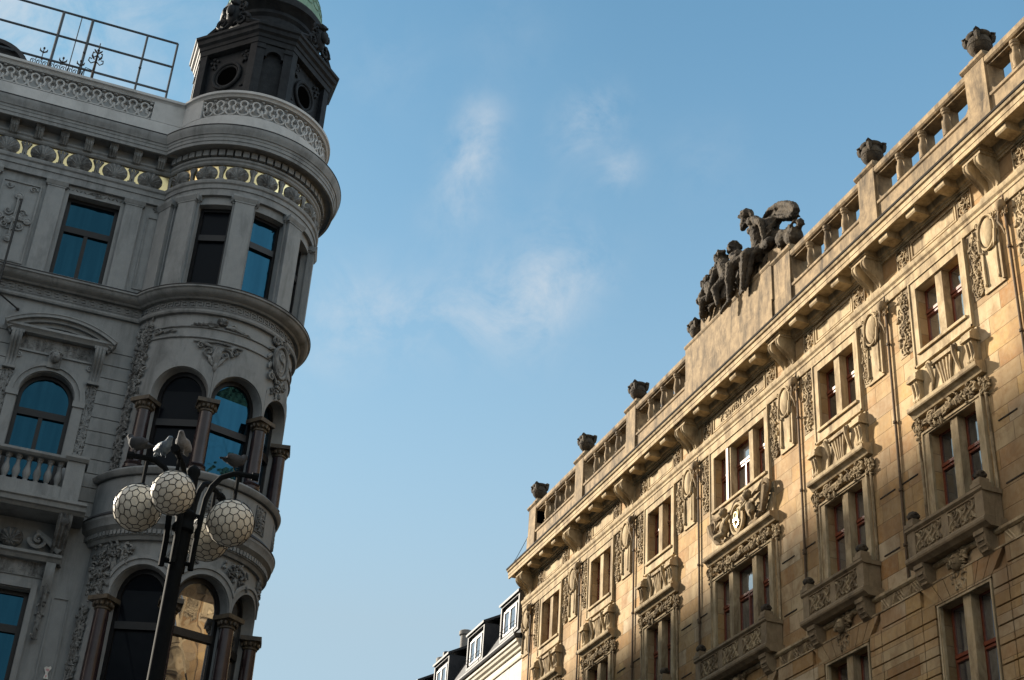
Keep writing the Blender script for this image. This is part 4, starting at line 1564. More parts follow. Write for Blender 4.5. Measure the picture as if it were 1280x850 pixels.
both('parapet', [(-0.3, 26.12), (0.12, 26.12), (0.12, 26.20), (0.08, 26.24), (0.07, 26.90), (-0.08, 26.93), (-0.08, 27.55), (0.07, 27.56), (0.07, 27.58), (0.10, 27.62), (0.15, 27.64), (0.15, 27.72), (0.05, 27.78), (-0.3, 27.78)], 'grey_parapet_lit', 0.005)
both('sill_course', [(-0.1, 20.90), (0.12, 20.90), (0.16, 20.94), (0.27, 20.97), (0.33, 21.02), (0.36, 21.08), (0.40, 21.10), (0.40, 21.15), (0.30, 21.19), (-0.1, 21.20)], 'grey_trim', 0.004)
both('sill_flashing', [(0.30, 21.196), (0.415, 21.154), (0.415, 21.172), (0.30, 21.215)], 'slate', 0.004)
both('belt_course', [(-0.1, 20.50), (0.09, 20.50), (0.11, 20.54), (0.11, 20.60), (0.06, 20.63), (-0.1, 20.63)], 'grey_trim', 0.003)
for zz_ in (20.10, 19.80):
    both('belt_course', [(-0.1, zz_), (0.035, zz_ + 0.005), (0.045, zz_ + 0.025), (0.03, zz_ + 0.05), (-0.1, zz_ + 0.05)], 'grey_trim', 0, False)
# tower base rings
both('sill_ring', [(-0.1, 15.92), (0.25, 15.92), (0.30, 15.98), (0.32, 16.05), (0.25, 16.12), (-0.1, 16.14)], 'grey_trim', 0, False)
both('drum', [(-0.1, 15.0), (0.22, 15.0), (0.22, 15.06), (0.18, 15.08), (0.18, 15.90), (-0.1, 15.93)], 'grey_render', 0, False)
both('cornice', [(-0.1, 14.30), (0.08, 14.30), (0.12, 14.38), (0.16, 14.40), (0.16, 14.54), (0.22, 14.60), (0.27, 14.64), (0.28, 14.74), (0.32, 14.82), (0.32, 14.88), (0.25, 15.00), (-0.1, 15.02)], 'grey_trim', 0, False)
both('cornice_flashing', [(0.27, 14.886), (0.335, 14.886), (0.335, 14.905), (0.24, 15.01), (0.24, 14.98)], 'slate', 0, False)
both('sill_ring', [(-0.1, 10.2), (0.2, 10.2), (0.3, 10.4), (0.2, 10.6), (-0.1, 10.6)], 'grey_trim', 0, False)

# dentils round the tower and consoles under the front cornice
q = MB()
a = -60.0
while a < 160:
    q.box(deg(a) - 0.075, deg(a) + 0.075, 0.09, 0.24, 25.40, 25.58)
    a += 5.3
build('dentils', q, 'grey_trim', CB, MT, org=TC, smooth=False)
q = MB()
a = -70.0
while a < 160:
    q.box(deg(a) - 0.035, deg(a) + 0.035, 0.15, 0.20, 14.42, 14.53)
    a += 2.7
build('dentils', q, 'grey_trim', CB, MT, org=TC, smooth=False)
q = MB()
q.profile([(0.09, 25.632), (0.39, 25.632), (0.39, 25.56), (0.35, 25.53), (0.34, 25.44), (0.26, 25.36), (0.20, 25.28), (0.09, 25.24)], -0.11, 0.11)
q.box(-0.14, 0.14, 0.08, 0.41, 25.59, 25.634)
for e in (-0.06, 0.0, 0.06):
    q.tube([(e, 0.345, 25.52), (e, 0.33, 25.42), (e, 0.26, 25.35), (e, 0.20, 25.27)], 0.030, 5)
con = build('cornice_console', q, 'grey_carved', CB, ML, angle=30)
for k in range(18):
    x = 0.98 - 0.652 * k
    if k == 0:
        con.location.x = x
    else:
        dup(con).location.x = x

# gilded frieze: scallops and palmettes
q = MB()
q.shell(0, 24.905, 0.335, 0.05, 0.09)
sh = build('scallop', q, 'grey_carved', CB, ML, angle=50)


def palmette(mb, u, z0, z1, d, g=0.8):
    h = z1 - z0
    for k in (-g, g):
        mb.tube([(u, d, z0 + 0.02), (u + k * 0.05, d + 0.02, z0 + 0.25 * h), (u + k * 0.05, d + 0.02, z0 + 0.55 * h), (u + k * 0.12, d + 0.02, z1 - 0.09), (u + k * 0.07, d + 0.02, z1 - 0.05)], [0.02, 0.028, 0.028, 0.034, 0.02], 5)
        mb.ell((u + k * 0.07, d, z0 + 0.06), (0.07, 0.04, 0.05), 0, 1)
        mb.ell((u + k * 0.13, d, z1 - 0.07), (0.05, 0.03, 0.04), 0, 1)
        mb.leaf(u + k * 0.03, d + 0.02, z0 + 0.55 * h, pi / 2 - k * 0.3, 0.10, 0.028, 0.03)
    mb.leaf(u, d + 0.03, z0 + 0.55 * h, pi / 2, 0.19, 0.05, 0.04)
    mb.ell((u, d + 0.02, z1 - 0.08), (0.05, 0.04, 0.06), 0, 1)


q = MB()
palmette(q, 0, 24.65, 25.17, 0.06)
pm = build('palmette', q, 'grey_carved', CB, ML)
for k in range(12):
    x = 0.79 - 0.945 * k
    if k == 0:
        sh.location.x = x
        pm.location.x = x - 0.4725
    else:
        dup(sh).location.x = x
        dup(pm).location.x = x - 0.4725
q = MB()
q.shell(0, 24.905, 0.305, 0.05, 0.09)
sh = build('scallop', q, 'grey_carved', CB, MT, org=TC, angle=50)
q = MB()
palmette(q, 0, 24.65, 25.17, 0.06, 0.5)
pm = build('palmette', q, 'grey_carved', CB, MT, org=TC)
ang = -54.5
first = True
while ang < 150:
    if first:
        sh.rotation_euler = (0, 0, radians(ang))
        pm.rotation_euler = (0, 0, radians(ang - 10.9))
        first = False
    else:
        dup(sh, rotz=radians(ang))
        dup(pm, rotz=radians(ang - 10.9))
    ang += 21.8

# pierced guilloche in the parapet
def guilloche(mb, u0, u1, nseg):
    p_ = (u1 - u0) / nseg
    for i in range(nseg):
        u = u0 + p_ * (i + 0.5)
        mb.tube([(u + 0.105 * cos(t), 0.0, 27.36 + 0.105 * sin(t)) for t in [-pi / 2 + 0.45 + (2 * pi - 0.9) * k / 14 for k in range(15)]], 0.032, 5)
        for sg in (-1, 1):
            mb.tube([(u + sg * 0.045, 0.0, 27.27), (u + sg * 0.075, 0.0, 27.15), (u + sg * 0.155, 0.0, 27.09), (u + sg * 0.165, 0.0, 27.20)], 0.034, 5)
            mb.ell((u + sg * p_ / 2, 0.01, 27.36), (0.05, 0.04, 0.06), 0, 1)
            mb.ell((u + sg * p_ / 2, 0.01, 27.50), (0.06, 0.04, 0.045), 0, 1)
        mb.tube([(u + 0.15 * cos(t), 0.01, 27.10 + 0.13 * sin(t)) for t in [pi + pi * k / 8 for k in range(9)]], 0.028, 5)


q = MB()
guilloche(q, -10.6, 0.38, 33)
q.box(-10.7, 0.44, -0.03, 0.06, 26.93, 26.955)
q.box(-10.7, 0.44, -0.03, 0.06, 27.535, 27.562)
build('guilloche_panel', q, 'grey_parapet_lit', CB, ML)
q = MB()
q.box(0.44, 1.5, -0.10, 0.072, 26.91, 27.563)
build('parapet_block', q, 'grey_parapet_lit', CB, ML, smooth=False)
q = MB()
guilloche(q, deg(-47), deg(88), 15)
build('guilloche_panel', q, 'grey_parapet_lit', CB, MT, org=TC)
q = MB()
q.box(deg(-84), deg(-47.6), -0.10, 0.075, 26.91, 27.565, 10)
build('parapet_block', q, 'grey_parapet_lit', CB, MT, org=TC)


# key pattern band
def meander(mb, u0, u1, z0, z1, d0, d1, pitch, t):
    n = int(round((u1 - u0) / pitch))
    p_ = (u1 - u0) / n
    h = z1 - z0
    mb.profile([(d0, z0 - 0.03), (d1, z0 - 0.03), (d1, z0 - 0.012), (d0, z0 - 0.012)], u0, u1, n)
    mb.profile([(d0, z1 + 0.012), (d1, z1 + 0.012), (d1, z1 + 0.03), (d0, z1 + 0.03)], u0, u1, n)
    for i in range(n):
        u = u0 + i * p_
        mb.box(u, u + t, d0, d1, z0, z1)
        mb.box(u + t, u + p_ * 0.80, d0, d1, z1 - t, z1)
        mb.box(u + p_ * 0.80 - t, u + p_ * 0.80, d0, d1, z0 + 0.30 * h, z1 - t)
        mb.box(u + p_ * 0.36, u + p_ * 0.80 - t, d0, d1, z0 + 0.30 * h, z0 + 0.30 * h + t)
        mb.box(u + p_ * 0.36, u + p_ * 0.36 + t, d0, d1, z0 + 0.30 * h + t, z0 + 0.60 * h)
        mb.box(u + t, u + p_, d0, d1, z0, z0 + t * 0.9)


q = MB()
meander(q, XL, 1.3, 20.69, 20.86, -0.01, 0.03, 0.225, 0.028)
build('key_pattern', q, 'grey_trim', CB, ML, smooth=False)
q = MB()
meander(q, deg(-75), deg(160), 20.69, 20.86, -0.01, 0.03, 0.20, 0.026)
build('key_pattern', q, 'grey_trim', CB, MT, org=TC, smooth=False)


# upper storey of the front: pilasters, panels, windows
def pilaster(mb, u, hw_, d, z0, z1, base=0.0):
    mb.box(u - hw_, u + hw_, base - 0.01, base + d, z0 + 0.16, z1 - 0.20)
    mb.box(u - hw_ - 0.04, u + hw_ + 0.04, base - 0.01, base + d + 0.04, z0, z0 + 0.10)
    mb.box(u - hw_ - 0.02, u + hw_ + 0.02, base - 0.01, base + d + 0.02, z0 + 0.10, z0 + 0.16)
    mb.box(u - hw_ - 0.02, u + hw_ + 0.02, base - 0.01, base + d + 0.02, z1 - 0.20, z1 - 0.16)
    mb.profile([(base - 0.01, z1 - 0.16), (base + d + 0.03, z1 - 0.16), (base + d + 0.06, z1 - 0.10), (base + d + 0.08, z1 - 0.06), (base + d + 0.08, z1), (base - 0.01, z1)], u - hw_ - 0.06, u + hw_ + 0.06)


q = MB()
pilaster(q, 0, 0.225, 0.10, 21.20, 24.17)
pl = build('pilaster', q, 'grey_render', CB, ML, angle=25)
xs = [c + s_ * 1.02 for c in WC for s_ in (-1, 1)]
pl.location.x = xs[0]
for x in xs[1:]:
    dup(pl).location.x = x
q = MB()
for c in WC + [1.15]:
    u0, u1 = (c - 0.74, c + 0.74) if c < 1 else (0.86, 1.3)
    q.strip(u0, u1, 23.98, 24.13, 3, 0.0, 0.016)
for c in WC:
    for k in range(14):
        q.leaf(c - 0.70 + k * 0.105, 0.01, 24.055, 0.8 if k % 2 else -0.8, 0.055, 0.02, 0.02)
build('lintel_relief', q, 'grey_carved', CB, ML)
q = MB()                                              # moulded wall panel with a cross of scrolls
q.frame(-0.50, 0.50, 21.45, 23.90, 0.045, -0.01, 0.035)
for cx, cz in ((0, 0), (-0.36, 0), (0.36, 0), (0, 0.72), (0, -0.62), (-0.12, -0.08), (0.12, 0.08)):
    q.ell((cx, 0.04, 22.72 + cz), (0.085, 0.05, 0.085), 0, 1)
    q.tube([(cx + 0.085 * cos(t), 0.05, 22.72 + cz + 0.085 * sin(t)) for t in [2 * pi * i / 10 for i in range(10)]], 0.022, 5, True)
for sg in (-1, 1):
    q.spiral(sg * 0.17, 22.93, 0.12, 1.3, 0, sg, 0.03, 0.022)
    q.spiral(sg * 0.17, 22.50, 0.12, 1.3, 1, -sg, 0.03, 0.022)
    q.spiral(sg * 0.30, 23.72, 0.10, 1.2, 0, sg, 0.03, 0.02)
    q.tube([(sg * 0.08, 0.04, 22.72), (sg * 0.28, 0.04, 22.72)], 0.025, 5)
q.tube([(0, 0.04, 22.1), (0, 0.05, 23.4)], 0.022, 5)
q.box(-0.16, 0.16, -0.01, 0.03, 22.40, 22.43)
pn_ = build('wall_panel', q, 'grey_trim', CB, ML)
pn_.location.x = -2.345
for k in (1, 2):
    dup(pn_).location.x = -2.345 - PER * k
q = MB()
q.frame(0.93, 1.45, 21.5, 23.8, 0.04, -0.01, 0.03)
build('wall_panel', q, 'grey_trim', CB, ML, smooth=False)


def flat_window(c, hw_, z0, z1, zt, mul, glass, M, d, arch_r=None, zspring=None, org=None, mulw=0.10, curtain=False):
    """dark timber frame > pane"""
    f = MB()
    w_ = 0.10
    f.box(c - hw_ - 0.02, c - hw_ + w_, d, d + 0.08, z0, zspring or z1)
    f.box(c + hw_ - w_, c + hw_ + 0.02, d, d + 0.08, z0, zspring or z1)
    f.box(c - hw_ + w_, c + hw_ - w_, d, d + 0.08, z0, z0 + w_)
    if arch_r:
        f.arch(c, zspring, arch_r - w_, arch_r + 0.03, d, d + 0.08)
    else:
        f.box(c - hw_ + w_, c + hw_ - w_, d, d + 0.08, z1 - w_, z1 + 0.02)
    f.box(c - hw_ + w_, c + hw_ - w_, d - 0.003, d + 0.10, zt - 0.09, zt + 0.09)
    if mul:
        f.box(c - mulw / 2, c + mulw / 2, d - 0.002, d + 0.09, z0 + w_, zt - 0.09)
    win = build('window', f, 'black_wood', CB, M, org=org, smooth=False)
    p = MB()
    if arch_r:
        p.disk(c, zspring, arch_r, d + 0.03, 20, 0, pi, z0)
    else:
        p.add([(c - hw_, d + 0.03, z0), (c + hw_, d + 0.03, z0), (c + hw_, d + 0.03, z1), (c - hw_, d + 0.03, z1)], [[0, 1, 2, 3]])
    build('pane', p, glass, win, M, org=org, smooth=False)
    return win


for c in WC:
    flat_window(c, 0.675, 21.42, 23.92, 22.95, True, 'blue_glass', ML, -0.30)
    flat_window(c, 0.665, 15.2, 18.62, 17.55, True, 'blue_glass', ML, -0.30, 0.665, 17.955)
    flat_window(c, 0.70, 10.0, 13.05, 12.15, False, 'blue_glass', ML, -0.30)

# arched window surround with segmental pediment and balcony
for k, c in enumerate(WC):
    q = MB()
    q.arch(c, 17.955, 0.68, 0.80, -0.01, 0.06)
    q.arch(c, 17.955, 0.80, 0.86, -0.01, 0.10)
    q.arch(c, 17.955, 0.86, 0.93, -0.01, 0.075)
    for sg in (-1, 1):
        q.box(c + sg * 0.80 - 0.12, c + sg * 0.80 + 0.12, -0.01, 0.065, 15.2, 17.80)
        q.box(c + sg * 0.80 - 0.15, c + sg * 0.80 + 0.15, -0.01, 0.10, 17.80, 17.953)
        q.tube([(c + sg * 0.86 + 0.055 * cos(t), 0.03, 18.93 + 0.055 * sin(t)) for t in [2 * pi * i / 10 for i in range(10)]], 0.025, 5, True)
        q.ell((c + sg * 0.86, 0.03, 18.93), (0.04, 0.03, 0.04), 0, 1)
    q.box(c - 0.98, c + 0.98, -0.01, 0.045, 19.06, 19.11)
    q.box(c - 0.98, c + 0.98, -0.01, 0.02, 19.11, 19.50)
    q.profile([(-0.01, 19.50), (0.20, 19.50), (0.24, 19.56), (0.30, 19.60), (0.30, 19.66), (-0.01, 19.69)], c - 1.30, c + 1.30)
    ca_, ra_ = 17.62, 2.40
    half = math.asin(1.34 / ra_)
    for r0, r1, dd in ((2.16, 2.27, 0.16), (2.27, 2.36, 0.26), (2.36, 2.44, 0.36), (2.44, 2.47, 0.38)):
        q.arch(c, ca_, r0, r1, -0.01, dd, pi / 2 - half, pi / 2 + half, 22)
    q.arch(c, ca_, 1.7, 2.17, -0.01, 0.02, pi / 2 - half * 0.8, pi / 2 + half * 0.8, 22)
    build('window_surround', q, 'grey_render', CB, ML, angle=25)
    q = MB()
    for i in range(15):
        u = c - 0.84 + i * 0.12
        z1 = ca_ + sqrt(2.15 ** 2 - (u - c) ** 2)
        q.box(u - 0.032, u + 0.032, 0.01, 0.15, z1 - 0.11, z1 - 0.015)
    q.arch(c, ca_, 2.02, 2.05, 0.0, 0.06, pi / 2 - half * 0.72, pi / 2 + half * 0.72, 22)
    build('dentils', q, 'grey_carved', CB, ML, smooth=False)
    q = MB()
    q.box(c - 0.96, c + 0.96, 0.012, 0.026, 19.12, 19.49)
    rn = random.Random(4)
    for i in range(90):
        q.leaf(rn.uniform(c - 0.94, c + 0.94), 0.02, rn.uniform(19.15, 19.46), rn.uniform(0, pi), 0.055, 0.018, 0.02)
    build('relief_band', q, 'grey_carved', CB, ML)
    q = MB()
    q.ell((c, 0.16, 18.98), (0.12, 0.10, 0.16), 0, 2)             # mask on the keystone
    q.ell((c, 0.26, 18.96), (0.025, 0.04, 0.04), 0, 1)
    q.ell((c, 0.23, 19.03), (0.08, 0.03, 0.02), 0, 1)
    q.box(c - 0.16, c + 0.16, 0.0, 0.12, 18.70, 19.14)
    q.swag(c - 0.15, c + 0.15, 19.02, 19.20, 6, 0.14, 16, 0, 0.045)
    build('keystone_mask', q, 'grey_carved', CB, ML)
    for sg in (-1, 1):
        q = MB()
        u = c + sg * 1.02
        sc2 = scurve(0.24, 19.50, 0.06, 18.55)
        q.profile([(-0.01, 19.50)] + sc2 + [(-0.01, 18.55)], u - 0.13, u + 0.13)
        for e in (-0.08, 0, 0.08):
            q.tube([(u + e, d + 0.008, z) for d, z in sc2], 0.028, 5)
        q.box(u - 0.16, u + 0.16, -0.01, 0.28, 19.42, 19.498)
        q.box(u - 0.15, u + 0.15, -0.01, 0.14, 18.48, 18.56)
        q.strip(u - 0.12, u + 0.12, 16.2, 18.48, 8, 0.01, 0.024)
        build('bracket', q, 'grey_trim', CB, ML)
    # balcony
    q = MB()
    q.profile([(-0.01, 14.72), (0.80, 14.72), (0.86, 14.78), (0.93, 14.80), (0.95, 14.90), (1.0, 14.93), (1.0, 15.0), (0.6, 15.04), (-0.01, 15.05)], c - 1.50, c + 1.50)
    q.box(c - 1.25, c + 1.25, 0.48, 0.80, 15.05, 15.36)
    q.profile([(0.42, 16.02), (0.80, 16.02), (0.86, 16.07), (0.86, 16.13), (0.42, 16.16)], c - 0.86, c + 0.86)
    for sg in (-1, 1):
        q.box(c + sg * 1.06 - 0.21, c + sg * 1.06 + 0.21, 0.40, 0.82, 15.06, 16.05)
        q.profile([(0.34, 16.05), (0.86, 16.05), (0.92, 16.12), (0.92, 16.18), (0.34, 16.22)], c + sg * 1.06 - 0.27, c + sg * 1.06 + 0.27)
        q.box(c + sg * 1.2 - 0.09, c + sg * 1.2 + 0.09, 0.0, 0.398, 15.06, 16.1)
    bl = build('balcony', q, 'grey_render', CB, ML, angle=25)
    for i in range(7):
        q = MB()
        q.lathe((c - 0.72 + i * 0.24, 0.63, 15.36), [(0.085, 0), (0.085, 0.05), (0.05, 0.08), (0.07, 0.14), (0.095, 0.24), (0.085, 0.32), (0.05, 0.44), (0.045, 0.54), (0.07, 0.57), (0.07, 0.60), (0.085, 0.61), (0.085, 0.665)], 10)
        build('baluster', q, 'grey_trim', bl, ML)
    for sg in (-1, 1):
        q = MB()
        u = c + sg * 1.09
        sc3 = scurve(0.80, 14.72, 0.12, 13.70)
        q.profile([(-0.01, 14.718)] + [(d, z - 0.003) for d, z in sc3] + [(-0.01, 13.697)], u - 0.16, u + 0.16)
        for e in (-0.10, 0, 0.10):
            q.tube([(u + e, d + 0.008, z) for d, z in sc3], 0.035, 5)
        q.ell((u, 0.80, 14.55), (0.13, 0.08, 0.12), 0, 1)
        build('console', q, 'grey_carved', bl, ML)
    # lower window: entablature with scrolls, frame and side panels
    q = MB()
    q.profile([(-0.01, 13.72), (0.18, 13.72), (0.24, 13.80), (0.30, 13.83), (0.30, 13.90), (-0.01, 13.94)], c - 1.22, c + 1.22)
    q.box(c - 0.98, c + 0.98, -0.01, 0.03, 13.36, 13.72)
    for a, e, z0, z1 in ((c - 0.84, c - 0.71, 10, 13.2), (c + 0.71, c + 0.84, 10, 13.2), (c - 0.70, c + 0.70, 13.07, 13.2)):
        q.box(a, e, -0.01, 0.07, z0, z1)
    for sg in (-1, 1):
        u = c + sg * 1.02
        sc4 = scurve(0.20, 13.72, 0.05, 12.5)
        q.profile([(-0.01, 13.718)] + sc4 + [(-0.01, 12.5)], u - 0.11, u + 0.11)
        q.spiral(c + sg * 0.62, 14.22, 0.22, 1.4, pi if sg > 0 else 0, sg, 0.18, 0.06, False)
        q.tube([(c + sg * 0.55, 0.18, 14.42), (c + sg * 0.85, 0.2, 14.22), (c + sg * 1.15, 0.22, 13.98)], [0.05, 0.08, 0.09], 6)
    q.frame(c + 1.22, c + 1.62, 10.2, 13.0, 0.04, -0.01, 0.03)
    build('window_surround', q, 'grey_render', CB, ML, angle=25)
    q = MB()
    q.shell(c, 14.2, 0.28, 0.12, 0.12, 7)
    build('scallop', q, 'grey_carved', CB, ML)
    q = MB()
    q.box(c - 0.96, c + 0.96, 0.022, 0.036, 13.38, 13.70)
    for i in range(70):
        q.leaf(rn.uniform(c - 0.94, c + 0.94), 0.03, rn.uniform(13.40, 13.68), rn.uniform(0, pi), 0.055, 0.018, 0.02)
    build('relief_band', q, 'grey_carved', CB, ML)
    for sg in (-1, 1):
        q = MB()
        q.swag(c + sg * 1.02 - 0.09, c + sg * 1.02 + 0.09, 11.9, 13.5, 17, 0.12, 30, 0, 0.05)
        q.tube([(c + sg * 1.02, 0.10, 11.9), (c + sg * 1.02, 0.12, 12.7), (c + sg * 1.02, 0.14, 13.5)], 0.06, 5)
        build('pendant', q, 'grey_carved', CB, ML)

# ---- tower: pilasters, columns, windows
q = MB()
pilaster(q, 0, 0.24, 0.16, 21.20, 24.17)
pilaster(q, 0.0, 0.30, 0.05, 21.20, 24.17)
pl = build('pilaster', q, 'grey_render', CB, MT, org=TC, angle=25)
PA = [-42.0, -2.0, 38.0, 78.0, 118.0, 158.0]
pl.rotation_euler = (0, 0, radians(PA[0]))
for a in PA[1:] + [-62.0]:
    dup(pl, rotz=radians(a))


def tw(a, kind, glass):
    org = TC
    if kind == 0:
        wn_ = flat_window(0, 0.49, 21.42, 23.92, 22.98, False, glass, MT, -0.27, org=org)
    elif kind == 1:
        wn_ = flat_window(0, 0.68, 16.2, 18.9, 17.55, False, glass, MT, -0.32, 0.68, 18.24, org=org)
    else:
        wn_ = flat_window(0, 0.68, 10.0, 13.6, 12.35, False, glass, MT, -0.32, 0.68, 13.00, org=org)
    wn_.rotation_euler = (0, 0, radians(a))


for i, a in enumerate(AC):
    tw(a, 0, 'dull_glass' if i == 0 else 'blue_glass')
    tw(a, 1, 'dull_glass' if i == 0 else 'blue_glass')
    tw(a, 2, 'dull_glass' if i == 0 else 'old_glass')

for zs, nm in ((18.24, 'arch'), (13.00, 'arch')):
    q = MB()
    if zs > 15:
        q.arch(0, zs, 0.71, 1.04, -0.01, 0.055, 0.0, pi, 28, 0.746)
        q.box(-0.744, -0.71, -0.01, 0.055, zs - 0.22, zs)
        q.box(0.71, 0.744, -0.01, 0.055, zs - 0.22, zs)
    else:
        q.arch(0, zs, 0.71, 0.84, -0.01, 0.05, 0.0, pi, 28, 0.746)
        q.arch(0, zs, 0.84, 0.93, -0.01, 0.085, 0.5, pi - 0.5, 24, 0.746)
        q.box(-0.744, -0.71, -0.01, 0.055, zs - 0.12, zs)
        q.box(0.71, 0.744, -0.01, 0.055, zs - 0.12, zs)
    ar = build(nm, q, 'grey_render', CB, MT, org=TC, angle=25)
    ar.rotation_euler = (0, 0, radians(AC[0]))
    for a in AC[1:]:
        dup(ar, rotz=radians(a))


def MTC(p):                                          # plain coordinates about the tower axis
    return (TC.x + p[0], TC.y + p[1], p[2])


for z0, z1 in ((16.14, 18.03), (10.6, 12.90)):
    q = MB()
    q.lathe((0, -TR - 0.03, z0), [(0.24, 0), (0.24, 0.07), (0.20, 0.10), (0.225, 0.15), (0.19, 0.19), (0.185, 0.22), (0.180, 0.8), (0.165, z1 - z0 - 0.30)], 20)
    cl_ = build('column', q, 'granite', CB, MTC, org=TC)
    q = MB()
    zc_ = z1 - 0.30
    q.lathe((0, -TR - 0.03, zc_), [(0.17, 0), (0.19, 0.02), (0.19, 0.05), (0.17, 0.06), (0.185, 0.12), (0.24, 0.19), (0.25, 0.21)], 20)
    for k in range(12):
        t = 2 * pi * k / 12
        q.leaf(0.21 * cos(t), -TR - 0.03 + 0.21 * sin(t), zc_ + 0.13, pi / 2, 0.07, 0.05, 0.05)
    q.box(-0.27, 0.27, -TR - 0.29, -TR + 0.22, zc_ + 0.20, zc_ + 0.305)
    build('capital', q, 'capital_bronze', cl_, MTC, org=TC)
    cl_.rotation_euler = (0, 0, radians(PA[0] - 1.5))
    for a in PA[1:]:
        dup(cl_, rotz=radians(a))

# carved ornaments on the tower
q = MB()
for a in (-2.0,):                                     # leaf tuft between the arches
    u = deg(a)
    q.leaf(u, 0.06, 19.35, pi / 2, 0.30, 0.12, 0.07)
    q.leaf(u, 0.07, 19.02, pi / 2, 0.14, 0.06, 0.05)
    for sg in (-1, 1):
        q.spiral(u + sg * 0.20, 19.42, 0.17, 1.4, 0, sg, 0.05, 0.032)
        q.spiral(u + sg * 0.42, 19.58, 0.11, 1.3, 0, -sg, 0.05, 0.026)
        q.leaf(u + sg * 0.12, 0.06, 19.18, pi / 2 - sg * 0.5, 0.2, 0.06, 0.05)
        q.leaf(u + sg * 0.28, 0.06, 19.62, pi / 2 - sg * 1.2, 0.2, 0.05, 0.04)
    q.tube([(u - 0.62, 0.05, 19.70), (u, 0.06, 19.72), (u + 0.62, 0.05, 19.70)], 0.03, 5)
build('acanthus', q, 'grey_carved', CB, MT, org=TC)
q = MB()
u = deg(-2.0)                                         # shell spray above
q.shell(u, 20.34, 0.14, 0.05, 0.06, 7)
for sg in (-1, 1):
    q.tube([(u + sg * 0.1, 0.05, 20.20), (u + sg * 0.3, 0.06, 20.22), (u + sg * 0.5, 0.05, 20.16), (u + sg * 0.75, 0.045, 20.15)], [0.05, 0.05, 0.035, 0.012], 5)
    q.spiral(u + sg * 0.27, 20.22, 0.10, 1.3, 0, sg, 0.05, 0.03)
    for k in range(5):
        q.leaf(u + sg * (0.2 + 0.11 * k), 0.06, 20.21 - 0.01 * k, sg * 0.4, 0.08, 0.035, 0.03)
build('shell_spray', q, 'grey_carved', CB, MT, org=TC)
q = MB()                                              # oval shield with the letter S
u, zc_ = deg(47.0), 19.92
q.ell((u, 0.05, zc_), (0.30, 0.07, 0.42), 0, 3)
q.tube([(u + 0.31 * cos(t), 0.10, zc_ + 0.44 * sin(t)) for t in [2 * pi * i / 26 for i in range(26)]], 0.045, 6, True)
for k in range(14):
    t = 2 * pi * k / 14
    q.leaf(u + 0.42 * cos(t), 0.06, zc_ + 0.57 * sin(t), t + 0.9, 0.13, 0.055, 0.05)
for sg in (-1, 1):
    q.spiral(u + sg * 0.3, zc_ + 0.52, 0.13, 1.3, 0, sg, 0.07, 0.04)
    q.spiral(u + sg * 0.28, zc_ - 0.55, 0.13, 1.3, 0, -sg, 0.07, 0.04)
q.swag(u - 0.2, u + 0.2, zc_ - 1.05, zc_ - 0.55, 3, 0.05, 26, 0, 0.07)
q.swag(u - 0.16, u + 0.16, zc_ + 0.45, zc_ + 0.72, 3, 0.06, 16, 0, 0.06)
sd = build('shield', q, 'grey_carved', CB, MT, org=TC)
q = MB()
pts = [(0.10 * cos(t), 0.10 + 0.10 * sin(t)) for t in [0.25 * pi + 1.25 * pi * i / 10 for i in range(11)]] + [(0.10 * cos(t), -0.11 + 0.115 * sin(t)) for t in [0.5 * pi - 1.3 * pi * i / 10 for i in range(11)]]
q.tube([(u + x * 1.2, 0.135 - 0.06 * (x * x + zz_ * zz_) / 0.06, zc_ + zz_ * 1.2) for x, zz_ in pts], 0.03, 6)
build('letter', q, 'grey_trim', sd, MT, org=TC)
q = MB()                                              # foliage climbing the re-entrant corner
for z0, z1, a0, wd in ((18.3, 20.45, -58.0, 0.55), (16.2, 18.2, -60.0, 0.34), (12.9, 14.25, -52.0, 0.75), (10.6, 12.8, -60.0, 0.34)):
    q.strip(deg(a0) - wd / 2, deg(a0) + wd / 2, z0, z1, int(z0 * 7), 0.03, 0.032)
    q.swag(deg(a0) - wd / 2, deg(a0) + wd / 2, z0, z1, int(z0 * 3), 0.03, int(60 * wd * (z1 - z0)), 0, 0.07)
for k in range(5):
    q.leaf(deg(-44) + 0.1 * k, 0.04, 19.98 + 0.03 * (k % 2), 0.2, 0.09, 0.035, 0.03)
q.spiral(deg(-46), 20.0, 0.11, 1.4, 0, 1, 0.04, 0.03)
for a in (-2.0, 38.0, 78.0, -42):                     # panels over the lower arches
    u = deg(a)
    q.swag(u - 0.42, u + 0.42, 13.75, 14.22, int(a) + 90, 0.03, 46, 0, 0.075)
    q.leaf(u, 0.05, 13.72, pi / 2, 0.2, 0.08, 0.05)
for a in (48.0, 78.0, 10.0):                          # drum panels below the sill ring
    u = deg(a)
    q.frame(u - 0.20, u + 0.20, 15.15, 15.82, 0.03, 0.17, 0.21)
    q.strip(u - 0.16, u + 0.16, 15.2, 15.78, 5, 0.19, 0.025)
build('corner_foliage', q, 'grey_carved', CB, MT, org=TC)

# ---- lantern on the tower
AN, HN = 1.93, 0.52
AW = (AN + HN) / sqrt(2)
HWD = (AN - HN) / sqrt(2)


def octo(d):
    """outline of the chamfered square grown by d"""
    a, h = AN + d, HN + d * 0.414
    pts = [(h, -a), (a, -h), (a, h), (h, a), (-h, a), (-a, h), (-a, -h), (-h, -a)]
    return pts


def oct_ring(mb, prof):
    n = len(prof)
    vs, fs = [], []
    for d, z in prof:
        vs += [(x, y_, z) for x, y_ in octo(d)]
    for i in range(n - 1):
        for k in range(8):
            fs.append([i * 8 + k, i * 8 + (k + 1) % 8, (i + 1) * 8 + (k + 1) % 8, (i + 1) * 8 + k])
    fs.append(list(range(8)))
    fs.append([(n - 1) * 8 + k for k in range(8)])
    mb.add(vs, fs)


